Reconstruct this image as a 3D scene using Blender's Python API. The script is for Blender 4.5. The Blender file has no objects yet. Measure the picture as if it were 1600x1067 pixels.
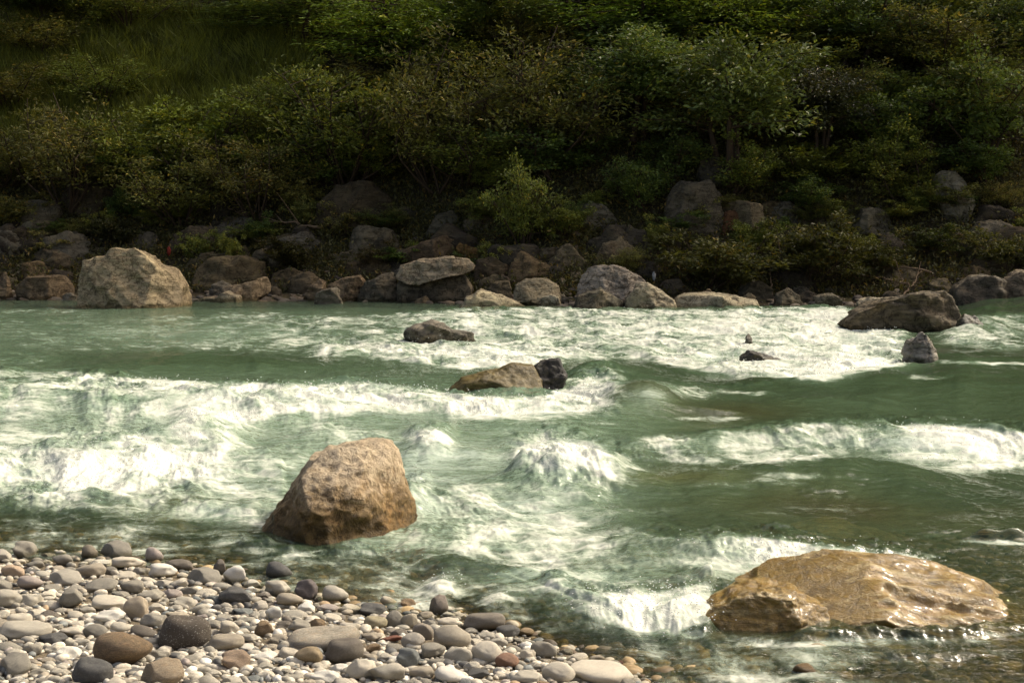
import bpy, bmesh, math, random
import numpy as np

# ------------------------------------------------------------------ camera, light, exposure
SC = bpy.context.scene
COL = SC.collection
R = math.radians
FPX, CX, CY = 2222.0, 800.0, 533.5          # photograph is 1600 x 1067, 50 mm lens
CAMH, PITCH = 2.3, R(4.9)
cam_d = bpy.data.cameras.new('camera'); cam = bpy.data.objects.new('camera', cam_d); COL.objects.link(cam)
cam_d.lens = 50; cam_d.sensor_width = 36; cam_d.clip_start = 0.1; cam_d.clip_end = 600
cam.location = (0, 0, CAMH); cam.rotation_euler = (R(90) - PITCH, 0, 0)
SC.camera = cam

SUN_EL, SUN_AZ = R(44), R(58)                # azimuth from +Y towards +X
w = bpy.data.worlds.new('World'); SC.world = w; w.use_nodes = True
nt = w.node_tree; bg = nt.nodes['Background']
sky = nt.nodes.new('ShaderNodeTexSky'); sky.sky_type = 'NISHITA'; sky.sun_disc = False
sky.sun_elevation = SUN_EL; sky.sun_rotation = SUN_AZ
sky.air_density = 0.7; sky.dust_density = 9.0; sky.ozone_density = 0.0
nt.links.new(sky.outputs[0], bg.inputs[0]); bg.inputs[1].default_value = 0.15
sl = bpy.data.lights.new('sun', 'SUN'); so = bpy.data.objects.new('sun', sl); COL.objects.link(so)
sl.energy = 2.1; sl.angle = R(0.5); sl.color = (1.0, 0.94, 0.78)
so.rotation_euler = (R(90) - SUN_EL, 0, math.pi - SUN_AZ); so.location = (30, 30, 80)
SC.view_settings.view_transform = 'Standard'; SC.view_settings.look = 'None'
SC.view_settings.exposure = 0.62; SC.view_settings.gamma = 1.0
SC.cycles.max_bounces = 6; SC.cycles.diffuse_bounces = 3; SC.cycles.glossy_bounces = 3
SC.cycles.transparent_max_bounces = 8; SC.cycles.caustics_reflective = False; SC.cycles.caustics_refractive = False
SC.cycles.sample_clamp_indirect = 4.0
SC.cycles.use_denoising = True; SC.cycles.denoiser = 'OPENIMAGEDENOISE'

rng = np.random.default_rng(7)
random.seed(7)

# ------------------------------------------------------------------ pixel <-> world
FW = np.array([0, math.cos(PITCH), -math.sin(PITCH)]); UP = np.array([0, math.sin(PITCH), math.cos(PITCH)])
def ray(px, py):
    px = np.asarray(px, float); py = np.asarray(py, float)
    cx = (px - CX) / FPX; cy = -(py - CY) / FPX
    return cx, cy * UP[1] + FW[1], cy * UP[2] + FW[2]
def ground(px, py, z=0.0):
    dx, dy, dz = ray(px, py); t = (z - CAMH) / dz
    return dx * t, dy * t
def project(x, y, z):
    zz = z - CAMH
    d = y * FW[1] + zz * FW[2]; u = y * UP[1] + zz * UP[2]
    return CX + FPX * x / d, CY - FPX * u / d
def at(px, py, Y):
    dx, dy, dz = ray(px, py); t = Y / dy
    return dx * t, dz * t + CAMH

# ------------------------------------------------------------------ noise
def _h(ix, iy, iz, s):
    h = (ix.astype(np.uint32) * np.uint32(374761393) + iy.astype(np.uint32) * np.uint32(668265263)
         + iz.astype(np.uint32) * np.uint32(2147483647) + np.uint32((s * 974634777 + 12345) & 0xffffffff))
    h ^= h >> np.uint32(13); h *= np.uint32(1274126177); h ^= h >> np.uint32(16)
    h *= np.uint32(2246822519); h ^= h >> np.uint32(15)
    return h
def n2(x, y, s=0):
    x = np.asarray(x, float); y = np.asarray(y, float)
    fx = np.floor(x); fy = np.floor(y); ix = fx.astype(np.int64); iy = fy.astype(np.int64); x = x - fx; y = y - fy
    u = x * x * x * (x * (x * 6 - 15) + 10); v = y * y * y * (y * (y * 6 - 15) + 10); z0 = np.zeros_like(ix)
    def g(a, b):
        ang = _h(ix + a, iy + b, z0, s).astype(np.float64) * (2 * math.pi / 4294967296.0)
        return np.cos(ang) * (x - a) + np.sin(ang) * (y - b)
    return (g(0, 0) * (1 - u) + g(1, 0) * u) * (1 - v) + (g(0, 1) * (1 - u) + g(1, 1) * u) * v
def n3(p, s=0):
    f = np.floor(p); i = f.astype(np.int64); q = p - f; w_ = q * q * q * (q * (q * 6 - 15) + 10); r = 0
    for a in (0, 1):
        for b in (0, 1):
            for c in (0, 1):
                val = _h(i[:, 0] + a, i[:, 1] + b, i[:, 2] + c, s).astype(np.float64) / 2147483648.0 - 1
                r = r + val * (w_[:, 0] if a else 1 - w_[:, 0]) * (w_[:, 1] if b else 1 - w_[:, 1]) * (w_[:, 2] if c else 1 - w_[:, 2])
    return r
def fbm2(x, y, o, s=0, g=0.5):
    r = 0; a = 1
    for k in range(o):
        r = r + a * n2(x * 2 ** k + 17.3 * k, y * 2 ** k + 9.1 * k, s + k); a *= g
    return r
def ridge2(x, y, o, s=0, g=0.5):
    r = 0; a = 1
    for k in range(o):
        r = r + a * (1 - 2.2 * np.abs(n2(x * 2 ** k + 5.3 * k, y * 2 ** k + 3.1 * k, s + k))); a *= g
    return r
def fbm3(p, o, s=0, g=0.5):
    r = 0; a = 1
    for k in range(o):
        r = r + a * n3(p * 2 ** k + 11.7 * k, s + k); a *= g
    return r
def sst(a, b, x):
    t = np.clip((x - a) / (b - a), 0, 1); return t * t * (3 - 2 * t)

# ------------------------------------------------------------------ object helpers
def link_mesh(name, V, F, mat=None, parent=None, smooth=True, attrs=None):
    """V (n,3); F (m,k) int array -> linked object"""
    me = bpy.data.meshes.new(name); V = np.asarray(V, np.float32); F = np.asarray(F, np.int32)
    k = F.shape[1]
    me.vertices.add(len(V)); me.vertices.foreach_set('co', V.ravel())
    me.loops.add(F.size); me.loops.foreach_set('vertex_index', F.ravel())
    me.polygons.add(len(F)); me.polygons.foreach_set('loop_start', np.arange(0, F.size, k, dtype=np.int32))
    me.polygons.foreach_set('use_smooth', np.full(len(F), smooth))
    for nm, val in (attrs or {}).items():
        val = np.asarray(val, np.float32)
        if val.ndim == 1:
            a = me.attributes.new(nm, 'FLOAT', 'POINT'); a.data.foreach_set('value', val)
        else:
            a = me.attributes.new(nm, 'FLOAT_COLOR', 'POINT')
            a.data.foreach_set('color', np.concatenate([val, np.ones((len(val), 1), np.float32)], 1).ravel())
    me.update(calc_edges=True)
    if mat: me.materials.append(mat)
    o = bpy.data.objects.new(name, me); COL.objects.link(o)
    if parent: o.parent = parent
    return o
def tag(o, label=None, cat=None, group=None, kind=None):
    if label: o['label'] = label
    if cat: o['category'] = cat
    if group: o['group'] = group
    if kind: o['kind'] = kind
    return o
def empty(name, loc):
    o = bpy.data.objects.new(name, None); o.location = loc; o.empty_display_size = 0.2; COL.objects.link(o); return o
_ico = {}
def ico(n):
    if n not in _ico:
        bm = bmesh.new(); bmesh.ops.create_icosphere(bm, subdivisions=n, radius=1.0)
        V = np.array([v.co[:] for v in bm.verts]); V /= np.linalg.norm(V, axis=1)[:, None]
        F = np.array([[v.index for v in f.verts] for f in bm.faces]); bm.free(); _ico[n] = (V, F)
    return _ico[n]

# ------------------------------------------------------------------ node helper
class NT:
    def __init__(s, name):
        s.m = bpy.data.materials.new(name); s.m.use_nodes = True; s.t = s.m.node_tree; s.t.nodes.clear()
        s.out = s.t.nodes.new('ShaderNodeOutputMaterial')
    def n(s, typ, ins=None, **kw):
        nd = s.t.nodes.new('ShaderNode' + typ)
        for k, v in kw.items(): setattr(nd, k, v)
        for k, v in (ins or {}).items(): s.set(nd.inputs[k], v)
        return nd
    def set(s, sock, v):
        if isinstance(v, bpy.types.NodeSocket): s.t.links.new(v, sock)
        elif isinstance(v, (tuple, list)) and len(v) == 3 and sock.type == 'RGBA': sock.default_value = (*v, 1)
        else: sock.default_value = v
    def math(s, op, a, b=0.0, c=0.0, clamp=False):
        nd = s.n('Math', {0: a, 1: b, 2: c}, operation=op); nd.use_clamp = clamp; return nd.outputs[0]
    def mix(s, f, a, b, typ='MIX'):
        nd = s.n('Mix', data_type='RGBA', blend_type=typ)
        s.set(nd.inputs[0], f); s.set(nd.inputs[6], a); s.set(nd.inputs[7], b); return nd.outputs[2]
    def ramp(s, f, stops):
        nd = s.n('ValToRGB', {0: f}); e = nd.color_ramp.elements
        while len(e) < len(stops): e.new(0.5)
        for el, (p, c) in zip(e, stops):
            el.position = p; el.color = (c, c, c, 1) if isinstance(c, (int, float)) else (*c, 1)
        return nd.outputs[0]
    def noise(s, vec, scale, detail=4, rough=0.5, dist=0.0, out=0):
        return s.n('TexNoise', {'Vector': vec, 'Scale': scale, 'Detail': detail, 'Roughness': rough, 'Distortion': dist}).outputs[out]
    def smooth(s, x, a, b, lo=0.0, hi=1.0):
        nd = s.n('MapRange', {0: x, 1: a, 2: b, 3: lo, 4: hi}, interpolation_type='SMOOTHSTEP'); return nd.outputs[0]
    def mapping(s, vec, scale=(1, 1, 1), rot=(0, 0, 0), loc=(0, 0, 0)):
        return s.n('Mapping', {0: vec, 1: loc, 2: rot, 3: scale}).outputs[0]
    def attr(s, name, out='Fac'):
        return s.n('Attribute', attribute_name=name).outputs[out]
    def done(s, sh):
        s.t.links.new(sh, s.out.inputs[0]); return s.m

# ------------------------------------------------------------------ materials
def rock_mat(name, fine=1.0, stain=(0.30, 0.16, 0.05), stain_amt=0.3, contrast=1.0, rough=0.75, strata=0.3, wet=False, bumpd=0.03, pale=None, sdir=((0.6, 0.6, 5.0), (0.5, 0.35, 0)), threads=False, crack_amt=0.0, vein=0.0, wetline=None):
    t = NT(name); tc = t.n('TexCoord'); oi = t.n('ObjectInfo')
    off = t.n('VectorMath', {0: tc.outputs['Object'], 1: oi.outputs['Location']}, operation='ADD').outputs[0]
    big = t.noise(off, 1.3 * fine, 5, 0.6, 0.6)
    mid = t.noise(off, 6 * fine, 8, 0.68, 0.3)
    fin = t.noise(off, 40 * fine, 6, 0.7)
    st = t.noise(t.mapping(off, *sdir), 1.6 * fine, 6, 0.6, 1.0)
    v = t.math('ADD', t.math('MULTIPLY', big, 0.55), t.math('MULTIPLY', mid, 0.65))
    v = t.math('ADD', v, t.math('MULTIPLY', fin, 0.35))
    v = t.math('ADD', v, t.math('MULTIPLY', st, strata))
    mean = 0.775 + 0.5 * strata
    k = t.n('MapRange', {0: v, 1: mean - 0.42 / contrast, 2: mean + 0.42 / contrast, 3: 0.35, 4: 1.55}).outputs[0]
    base = t.mix(1.0, oi.outputs['Color'], t.n('CombineColor', {0: k, 1: k, 2: k}).outputs[0], 'MULTIPLY')
    sm = t.smooth(t.math('ADD', t.math('MULTIPLY', big, 0.6), t.math('MULTIPLY', mid, 0.4)), 0.48, 0.66)
    base = t.mix(t.math('MULTIPLY', sm, stain_amt), base, stain)
    if pale:  # pale stone towards the top, with its sunlit look painted into the colour
        pz = t.n('SeparateXYZ', {0: t.n('NewGeometry').outputs['Position']}).outputs[2]
        pm = t.smooth(t.math('ADD', pz, t.math('MULTIPLY', t.math('SUBTRACT', mid, 0.5), 0.9)), pale[0], pale[1])
        base = t.mix(t.math('MULTIPLY', pm, 0.75), base, pale[2])
    if wetline:        # splashed, algae dark foot
        wz = t.n('SeparateXYZ', {0: t.n('NewGeometry').outputs['Position']}).outputs[2]
        wm = t.smooth(t.math('ADD', wz, t.math('MULTIPLY', t.math('SUBTRACT', mid, 0.5), wetline * 2.2)), wetline, wetline * .35)
        base = t.mix(t.math('MULTIPLY', wm, 0.8), base, t.mix(1.0, base, (0.42, 0.40, 0.25), 'MULTIPLY'))
    crack = t.n('TexVoronoi', {'Vector': t.n('VectorMath', {0: off, 1: t.n('VectorMath', {0: t.noise(off, 3 * fine, 3, 0.5, 0, 1), 3: 0.35 / fine}, operation='SCALE').outputs[0]}, operation='ADD').outputs[0], 'Scale': 2.0 * fine}, feature='DISTANCE_TO_EDGE').outputs[0]
    cr = t.smooth(crack, 0.0, 0.05, 0.0, 1.0)
    base = t.mix(t.math('MULTIPLY', t.math('SUBTRACT', 1.0, cr), crack_amt), base, (0.05, 0.04, 0.025))
    rg = t.n('TexNoise', {'Vector': off, 'Scale': 2.6 * fine, 'Detail': 8, 'Roughness': 0.6, 'Distortion': 0.5}, noise_type='FBM').outputs[0]
    ln = t.smooth(t.math('ABSOLUTE', t.math('SUBTRACT', rg, 0.5)), 0.0, 0.035)
    ln2 = t.smooth(t.math('ABSOLUTE', t.math('SUBTRACT', st, 0.52)), 0.0, 0.03)
    base = t.mix(t.math('MULTIPLY', t.math('SUBTRACT', 1.0, ln), vein), base, t.mix(1.0, base, (0.3, 0.27, 0.22), 'MULTIPLY'))
    base = t.mix(t.math('MULTIPLY', t.math('SUBTRACT', 1.0, ln2), vein), base, t.mix(1.0, base, (0.35, 0.3, 0.25), 'MULTIPLY'))
    hgt = t.math('ADD', t.math('MULTIPLY', mid, 1.0), t.math('MULTIPLY', fin, 0.35))
    hgt = t.math('ADD', hgt, t.math('MULTIPLY', st, strata))
    hgt = t.math('ADD', hgt, t.math('MULTIPLY', t.math('ADD', ln, ln2), 0.22 * vein))
    hgt = t.math('ADD', hgt, t.math('MULTIPLY', cr, crack_amt * 0.5))
    bp = t.n('Bump', {'Strength': 0.9, 'Distance': bumpd / fine ** 0.5, 'Height': hgt}).outputs[0]
    if threads:       # thin white threads of water running down the stone
        th = t.noise(t.mapping(off, (1.6, 9, 9), (0, 0.25, 0.5)), 1.0, 6, 0.62, 1.2)
        base = t.mix(t.math('MULTIPLY', t.smooth(th, 0.52, 0.62), 0.65), base, (0.46, 0.35, 0.14))
    p = t.n('BsdfPrincipled', {'Base Color': base, 'Roughness': 0.32 if wet else rough, 'Normal': bp, 'Specular IOR Level': 0.5 if wet else 0.25})
    if wet:
        p.inputs['Coat Weight'].default_value = 0.25; p.inputs['Coat Roughness'].default_value = 0.12
    return t.done(p.outputs[0])
M_ROCK = rock_mat('river_rock', 1.2, stain=(0.33, 0.22, 0.10), crack_amt=0.12, vein=0.75, wetline=0.16, contrast=1.6, strata=0.45, bumpd=0.06)
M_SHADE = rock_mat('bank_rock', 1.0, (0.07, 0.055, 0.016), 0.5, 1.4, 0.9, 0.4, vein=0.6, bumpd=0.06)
M_BOULDER = rock_mat('golden_boulder_rock', 2.0, (0.36, 0.185, 0.045), 0.6, 1.35, 0.5, 0.6, bumpd=0.06, pale=(0.24, 0.56, (0.60, 0.49, 0.33)), sdir=((4.0, 3.0, 0.9), (0.0, 0.45, 0.3)), vein=0.5, wetline=0.26)
M_WET = rock_mat('wet_rock', 1.6, (0.10, 0.075, 0.012), 0.6, 1.3, rough=0.42, bumpd=0.03, vein=0.4)
M_AMBER = rock_mat('amber_wet_rock', 1.8, (0.15, 0.07, 0.006), 0.7, 1.5, vein=0.4, wet=True, bumpd=0.04, threads=True)
M_PEB = rock_mat('pebble_stone', 6.0, (0.36, 0.335, 0.27), 0.15, 0.7, 0.6, 0.12, bumpd=0.012, wetline=0.055)
M_PEBV = rock_mat('veined_pebble_stone', 4.0, (0.36, 0.22, 0.10), 0.5, 1.3, 0.6, 0.75, bumpd=0.03, vein=0.5)
def speckle_mat():
    t = NT('speckled_pebble_stone'); tc = t.n('TexCoord'); oi = t.n('ObjectInfo')
    n = t.noise(tc.outputs['Object'], 14, 3, 0.5, 0.4); f = t.noise(tc.outputs['Object'], 45, 5, 0.6)
    c = t.mix(t.smooth(n, 0.60, 0.68), oi.outputs['Color'], (0.45, 0.42, 0.36))
    c = t.mix(t.smooth(f, 0.3, 0.75), t.mix(1.0, c, (0.55, 0.55, 0.55), 'MULTIPLY'), c)
    bp = t.n('Bump', {'Strength': 0.7, 'Distance': 0.01, 'Height': f}).outputs[0]
    return t.done(t.n('BsdfPrincipled', {'Base Color': c, 'Roughness': 0.7, 'Normal': bp, 'Specular IOR Level': 0.2}).outputs[0])
M_SPECK = speckle_mat()
def gravel_mat():
    t = NT('gravel_stone'); pos = t.n('NewGeometry').outputs['Position']
    c = t.attr('tint', 'Color'); n = t.noise(pos, 60, 5, 0.6)
    k = t.n('MapRange', {0: n, 1: 0.3, 2: 0.7, 3: 0.7, 4: 1.3}).outputs[0]
    c = t.mix(1.0, c, t.n('CombineColor', {0: k, 1: k, 2: k}).outputs[0], 'MULTIPLY')
    wz = t.n('SeparateXYZ', {0: pos}).outputs[2]
    c = t.mix(t.math('MULTIPLY', t.smooth(t.math('ADD', wz, t.math('MULTIPLY', t.math('SUBTRACT', t.noise(pos, 3, 3), .5), .06)), .05, .015), .75), c, t.mix(1.0, c, (.5, .48, .4), 'MULTIPLY'))
    return t.done(t.n('BsdfPrincipled', {'Base Color': c, 'Roughness': 0.65, 'Specular IOR Level': 0.3}).outputs[0])
M_GRAVEL = gravel_mat()
def soil_mat():
    t = NT('ground_soil'); pos = t.n('NewGeometry').outputs['Position']
    y = t.n('SeparateXYZ', {0: pos}).outputs[1]
    a = t.noise(pos, 0.6, 6, 0.6); b = t.noise(pos, 9, 7, 0.7); g = t.noise(pos, 50, 5, 0.7)
    near = t.mix(b, (0.07, 0.055, 0.035), (0.26, 0.21, 0.14))
    near = t.mix(t.smooth(g, 0.4, 0.7), near, (0.20, 0.17, 0.12))
    far = t.mix(t.smooth(a, 0.4, 0.6), (0.06, 0.045, 0.026), (0.055, 0.058, 0.022))
    far = t.mix(t.smooth(b, 0.3, 0.8), far, (0.075, 0.055, 0.03))
    c = t.mix(t.smooth(y, 22, 30), near, far)
    bp = t.n('Bump', {'Strength': 1.0, 'Distance': 0.06, 'Height': b}).outputs[0]
    return t.done(t.n('BsdfPrincipled', {'Base Color': c, 'Roughness': 0.9, 'Normal': bp, 'Specular IOR Level': 0.1}).outputs[0])
M_SOIL = soil_mat()
def leaf_mat(name, spec=0.3, rough=0.45, trans=0.25):
    t = NT(name); oi = t.n('ObjectInfo'); r = t.attr('rnd')
    k = t.n('MapRange', {0: r, 1: 0, 2: 1, 3: 0.45, 4: 1.7}).outputs[0]
    c = t.mix(1.0, oi.outputs['Color'], t.n('CombineColor', {0: k, 1: k, 2: t.math('MULTIPLY', k, 0.8)}).outputs[0], 'MULTIPLY')
    c = t.mix(t.math('GREATER_THAN', r, 0.93), c, t.mix(1.0, oi.outputs['Color'], (2.6, 1.9, 1.3), 'MULTIPLY'))
    p = t.n('BsdfPrincipled', {'Base Color': c, 'Roughness': rough, 'Specular IOR Level': spec})
    tr = t.n('BsdfTranslucent', {0: t.mix(1.0, c, (1.3, 1.25, 0.5), 'MULTIPLY')})
    return t.done(t.n('MixShader', {0: trans, 1: p.outputs[0], 2: tr.outputs[0]}).outputs[0])
M_LEAF = leaf_mat('leaf'); M_GLOSSY = leaf_mat('glossy_leaf', 0.5, 0.33, 0.2)
def simple(name, c, rough=0.8, scale=12):
    t = NT(name); tc = t.n('TexCoord'); n = t.noise(tc.outputs['Object'], scale, 5, 0.6)
    col = t.mix(n, tuple(x * 0.5 for x in c), tuple(x * 1.4 for x in c))
    return t.done(t.n('BsdfPrincipled', {'Base Color': col, 'Roughness': rough, 'Specular IOR Level': 0.2}).outputs[0])
M_BARK = simple('bark', (0.075, 0.05, 0.03)); M_DEAD = simple('dead_wood', (0.22, 0.15, 0.085)); M_RED = simple('red_scrap_plastic', (0.35, 0.05, 0.03)); M_CHIP = simple('white_stone_chip', (0.5, 0.48, 0.42))

def water_mat():
    t = NT('river_water'); pos = t.n('NewGeometry').outputs['Position']
    foam = t.attr('foam'); depth = t.attr('depth'); aer = t.attr('aer'); tint = t.attr('warm')
    wv = t.n('VectorMath', {0: t.noise(pos, 2.2, 3, 0.5, 0, 1), 3: 0.35}, operation='SCALE').outputs[0]
    wp = t.n('VectorMath', {0: pos, 1: wv}, operation='ADD').outputs[0]
    f1 = t.noise(t.mapping(wp, (2.6, 4.2, 6.0), (0, 0, 0.3)), 1.0, 9, 0.62, 0.4)
    stv0 = t.math('MULTIPLY', t.math('SUBTRACT', t.noise(t.mapping(wp, (1.6, 7, 4), (0, 0, 0.2)), 1.0, 6, 0.65, 0.6), 0.5), 1.1)
    f2 = t.noise(t.mapping(wp, (26, 14, 26), (0, 0, 0.2)), 1.0, 5, 0.65, 0.3)
    fn = t.math('ADD', t.math('MULTIPLY', t.math('SUBTRACT', f1, 0.5), 1.6), t.math('MULTIPLY', t.math('SUBTRACT', f2, 0.5), 0.7))
    fn = t.math('ADD', fn, stv0)
    fm = t.smooth(t.math('ADD', foam, t.math('MULTIPLY', fn, 0.85)), 0.20, 1.20)
    fm = t.math('MULTIPLY', fm, t.smooth(foam, 0.02, 0.2))
    # silky streaks drawn out along the current
    s1 = t.noise(t.mapping(wp, (0.9, 5.5, 3), (0, 0, 0.16)), 1.0, 7, 0.66, 0.5)
    s2 = t.noise(t.mapping(wp, (4.0, 11.0, 9), (0, 0, 0.22)), 1.0, 6, 0.68, 0.4)
    stv = t.math('ADD', t.math('MULTIPLY', t.math('SUBTRACT', s1, 0.5), 0.95), t.math('MULTIPLY', t.math('SUBTRACT', s2, 0.5), 0.75))
    ae = t.math('ADD', aer, t.math('MULTIPLY', stv, t.math('ADD', t.math('MULTIPLY', aer, 0.95), 0.16)), clamp=True)
    # ripples
    r1 = t.noise(t.mapping(pos, (3.2, 7, 5), (0, 0, 0.2)), 1.0, 4, 0.55, 0.5)
    r2 = t.noise(t.mapping(pos, (13, 30, 22), (0, 0, -0.1)), 1.0, 3, 0.5, 0.6)
    ramt = t.n('MapRange', {0: aer, 1: 0.05, 2: 0.5, 3: 0.15, 4: 0.9}).outputs[0]
    ramt = t.math('MAXIMUM', ramt, t.smooth(depth, 0.35, 0.06, 0.0, 0.75))
    rip = t.math('ADD', t.math('MULTIPLY', r1, 1.0), t.math('MULTIPLY', r2, 0.28))
    bw = t.n('Bump', {'Strength': ramt, 'Distance': 0.045, 'Height': rip}).outputs[0]
    fh = t.math('ADD', t.math('MULTIPLY', f1, 0.7), t.math('MULTIPLY', f2, 0.5))
    bf = t.n('Bump', {'Strength': 0.55, 'Distance': 0.05, 'Height': fh}).outputs[0]
    deep = t.ramp(ae, [(0.0, (0.036, 0.060, 0.026)), (0.25, (0.092, 0.147, 0.080)), (0.5, (0.205, 0.292, 0.188)), (0.75, (0.37, 0.45, 0.35)), (1.0, (0.60, 0.65, 0.54))])
    deep = t.mix(tint, deep, (0.19, 0.18, 0.06))
    al = t.math('SUBTRACT', 1.0, t.math('EXPONENT', t.math('MULTIPLY', depth, -2.7)))
    al = t.math('MAXIMUM', al, t.math('MULTIPLY', t.smooth(ae, 0.12, 0.8), 0.9))
    body = t.n('MixShader', {0: al, 1: t.n('BsdfTransparent', {0: (0.72, 0.70, 0.52)}).outputs[0], 2: t.n('BsdfDiffuse', {0: deep, 'Normal': bw}).outputs[0]}).outputs[0]
    fr = t.n('Fresnel', {'IOR': 1.33, 'Normal': bw}).outputs[0]
    gl = t.n('BsdfGlossy', {0: (1, 1, 1), 'Roughness': 0.10, 'Normal': bw}).outputs[0]
    wat = t.n('MixShader', {0: fr, 1: body, 2: gl}).outputs[0]
    fcol = t.mix(t.smooth(t.math('ADD', foam, t.math('MULTIPLY', t.math('SUBTRACT', stv0, t.math('MULTIPLY', fn, -0.5)), 0.9)), 0.25, 1.05), (0.42, 0.51, 0.38), (0.69, 0.69, 0.575))
    fb = t.n('BsdfPrincipled', {'Base Color': fcol, 'Roughness': 0.6, 'Specular IOR Level': 0.2, 'Normal': bf}).outputs[0]
    return t.done(t.n('MixShader', {0: fm, 1: wat, 2: fb}).outputs[0])
M_WATER = water_mat()
M_SPRAY = simple('spray_droplets', (0.85, 0.85, 0.8), 0.5)

# ------------------------------------------------------------------ terrain
_sx, _sy = ground([-500, 0, 150, 300, 450, 560, 700, 800, 900, 1010, 1150, 1400], [838, 866, 872, 890, 922, 950, 958, 985, 1022, 1067, 1110, 1190])
_fx, _fy = ground([-600, 0, 300, 600, 900, 1300, 1500, 2200], [470, 469, 470, 472, 480, 479, 480, 482])
def shore(x): return np.interp(x, _sx, _sy)
def fshore(x): return np.interp(x, _fx, _fy)
def terrain(x, y):
    x = np.asarray(x, float); y = np.asarray(y, float)
    s = (shore(x) - y) * 0.85
    near = np.interp(s, [-9, -4, -1.6, -0.7, 0, 1.0, 3.0, 7.0], [-0.95, -0.45, -0.17, -0.08, 0.0, 0.09, 0.20, 0.36])
    near = np.where(s < 0, near * (1 - 0.55 * sst(.3, 1.4, x)), near)
    near = near + 0.03 * fbm2(x * 1.3, y * 1.3, 3, 3) * sst(-1.5, 1.0, s) + 0.010 * fbm2(x * 7, y * 7, 2, 9)
    tt = y - fshore(x)
    far = np.interp(tt, [-8, -1, 0, 2.5, 5.5, 15, 17.5, 31, 40, 60], [-1.1, -0.4, -0.06, 0.14, 1.9, 11.0, 15.0, RIDGE, RIDGE + 1, RIDGE - 8])
    far = far + sst(2, 6, tt) * 0.55 * fbm2(x * 0.22, y * 0.22, 4, 21) + sst(22, 31, tt) * 3.0 * fbm2(x * 0.13, y * 0.05, 3, 33)
    return np.where(y < 22, near, far)
RIDGE = 57.0  # unseen upper slope, made this high and steep to shade the far bank
def hit(px, py):
    """point of the ground under a photo pixel"""
    dx, dy, dz = ray(px, py); t = np.linspace(5, 90, 1700)
    X = dx * t; Y = dy * t; Z = CAMH + dz * t; below = Z < np.maximum(terrain(X, Y), -0.02)
    i = int(np.argmax(below)) if below.any() else 900
    return X[i], Y[i], Z[i]
def build_ground():
    ys = np.concatenate([np.arange(2.0, 14, 0.06), np.arange(14, 34, 0.5), np.arange(34, 60, 0.22), np.arange(60, 112, 1.2)])
    xs = np.concatenate([np.arange(-60, -18, 1.5), np.arange(-18, 18, 0.16), np.arange(18, 62, 1.5)])
    X, Y = np.meshgrid(xs, ys); Z = terrain(X, Y)
    n, m = X.shape; idx = np.arange(n * m).reshape(n, m)
    F = np.stack([idx[:-1, :-1], idx[:-1, 1:], idx[1:, 1:], idx[1:, :-1]], -1).reshape(-1, 4)
    tag(link_mesh('ground', np.stack([X, Y, Z], -1).reshape(-1, 3), F, M_SOIL), kind='structure')
build_ground()

# ------------------------------------------------------------------ water
def I(x, pts, k=1): return np.interp(x, [p[0] for p in pts], [p[k] for p in pts])
# crests: (line px, amplitude m, px width towards viewer, px width away)
RIDGES = [
    ([(1000, 606), (1150, 604), (1300, 604), (1400, 594), (1480, 584), (1620, 580), (2000, 578)], [(1000, 0.0), (1150, 0.06), (1400, 0.20), (1600, 0.26), (2000, .26)], 60, 9),
    ([(900, 705), (1100, 700), (1350, 690), (1620, 704), (2000, 704)], [(860, 0.0), (1050, 0.08), (1350, 0.12), (1600, 0.12), (2000, .12)], 14, 16),
    ([(1000, 760), (1150, 748), (1290, 738), (1400, 746), (1550, 764)], [(960, 0.0), (1150, 0.09), (1290, 0.13), (1420, 0.09), (1600, 0.0)], 32, 12),
    ([(0, 628), (200, 634), (400, 640), (600, 636), (960, 640)], [(-300, .1), (0, 0.13), (300, 0.15), (500, 0.13), (700, 0.10), (960, 0.06), (1000, 0)], 22, 14),
    ([(-100, 735), (60, 728), (180, 720), (300, 700), (380, 700)], [(-400, .1), (60, 0.13), (200, 0.15), (300, 0.12), (400, 0)], 28, 14),
    ([(780, 838), (900, 850), (1050, 868), (1150, 876), (1250, 886), (1350, 896), (1470, 904)], [(760, 0.0), (900, 0.04), (1100, 0.08), (1300, 0.10), (1420, 0.07), (1490, 0)], 30, 10),
    ([(150, 572), (300, 566), (480, 576)], [(100, 0.0), (250, 0.12), (400, 0.10), (500, 0)], 11, 8),
    ([(450, 700), (560, 690), (640, 700)], [(380, 0.0), (500, 0.10), (650, 0)], 24, 12),
    ([(840, 955), (950, 965), (1060, 975), (1100, 965)], [(820, 0.0), (950, 0.05), (1060, 0.07), (1110, 0)], 24, 14),
    ([(640, 680), (760, 668), (900, 668), (1000, 672)], [(620, 0.0), (760, 0.08), (900, 0.09), (1020, 0)], 18, 9),
    ([(1480, 520), (1560, 512), (1700, 505)], [(1470, 0.0), (1540, 0.25), (1620, 0.36), (2200, .36)], 9, 200),
]
BUMPS = [  # px, py, rx, ry, metres
    (890, 760, 95, 22, 0.17), (812, 750, 20, 12, 0.10), (672, 708, 34, 16, 0.16), (1005, 640, 62, 22, 0.34), (950, 590, 80, 12, 0.20), (690, 925, 26, 14, 0.07),
    (777, 948, 26, 14, 0.05), (640, 790, 30, 20, 0.07), (330, 690, 50, 20, 0.12), (1320, 586, 60, 8, .12), (850, 750, 40, 12, .10), (930, 748, 40, 12, .09), (985, 760, 40, 12, .06), (740, 715, 40, 10, .07)]
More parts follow.
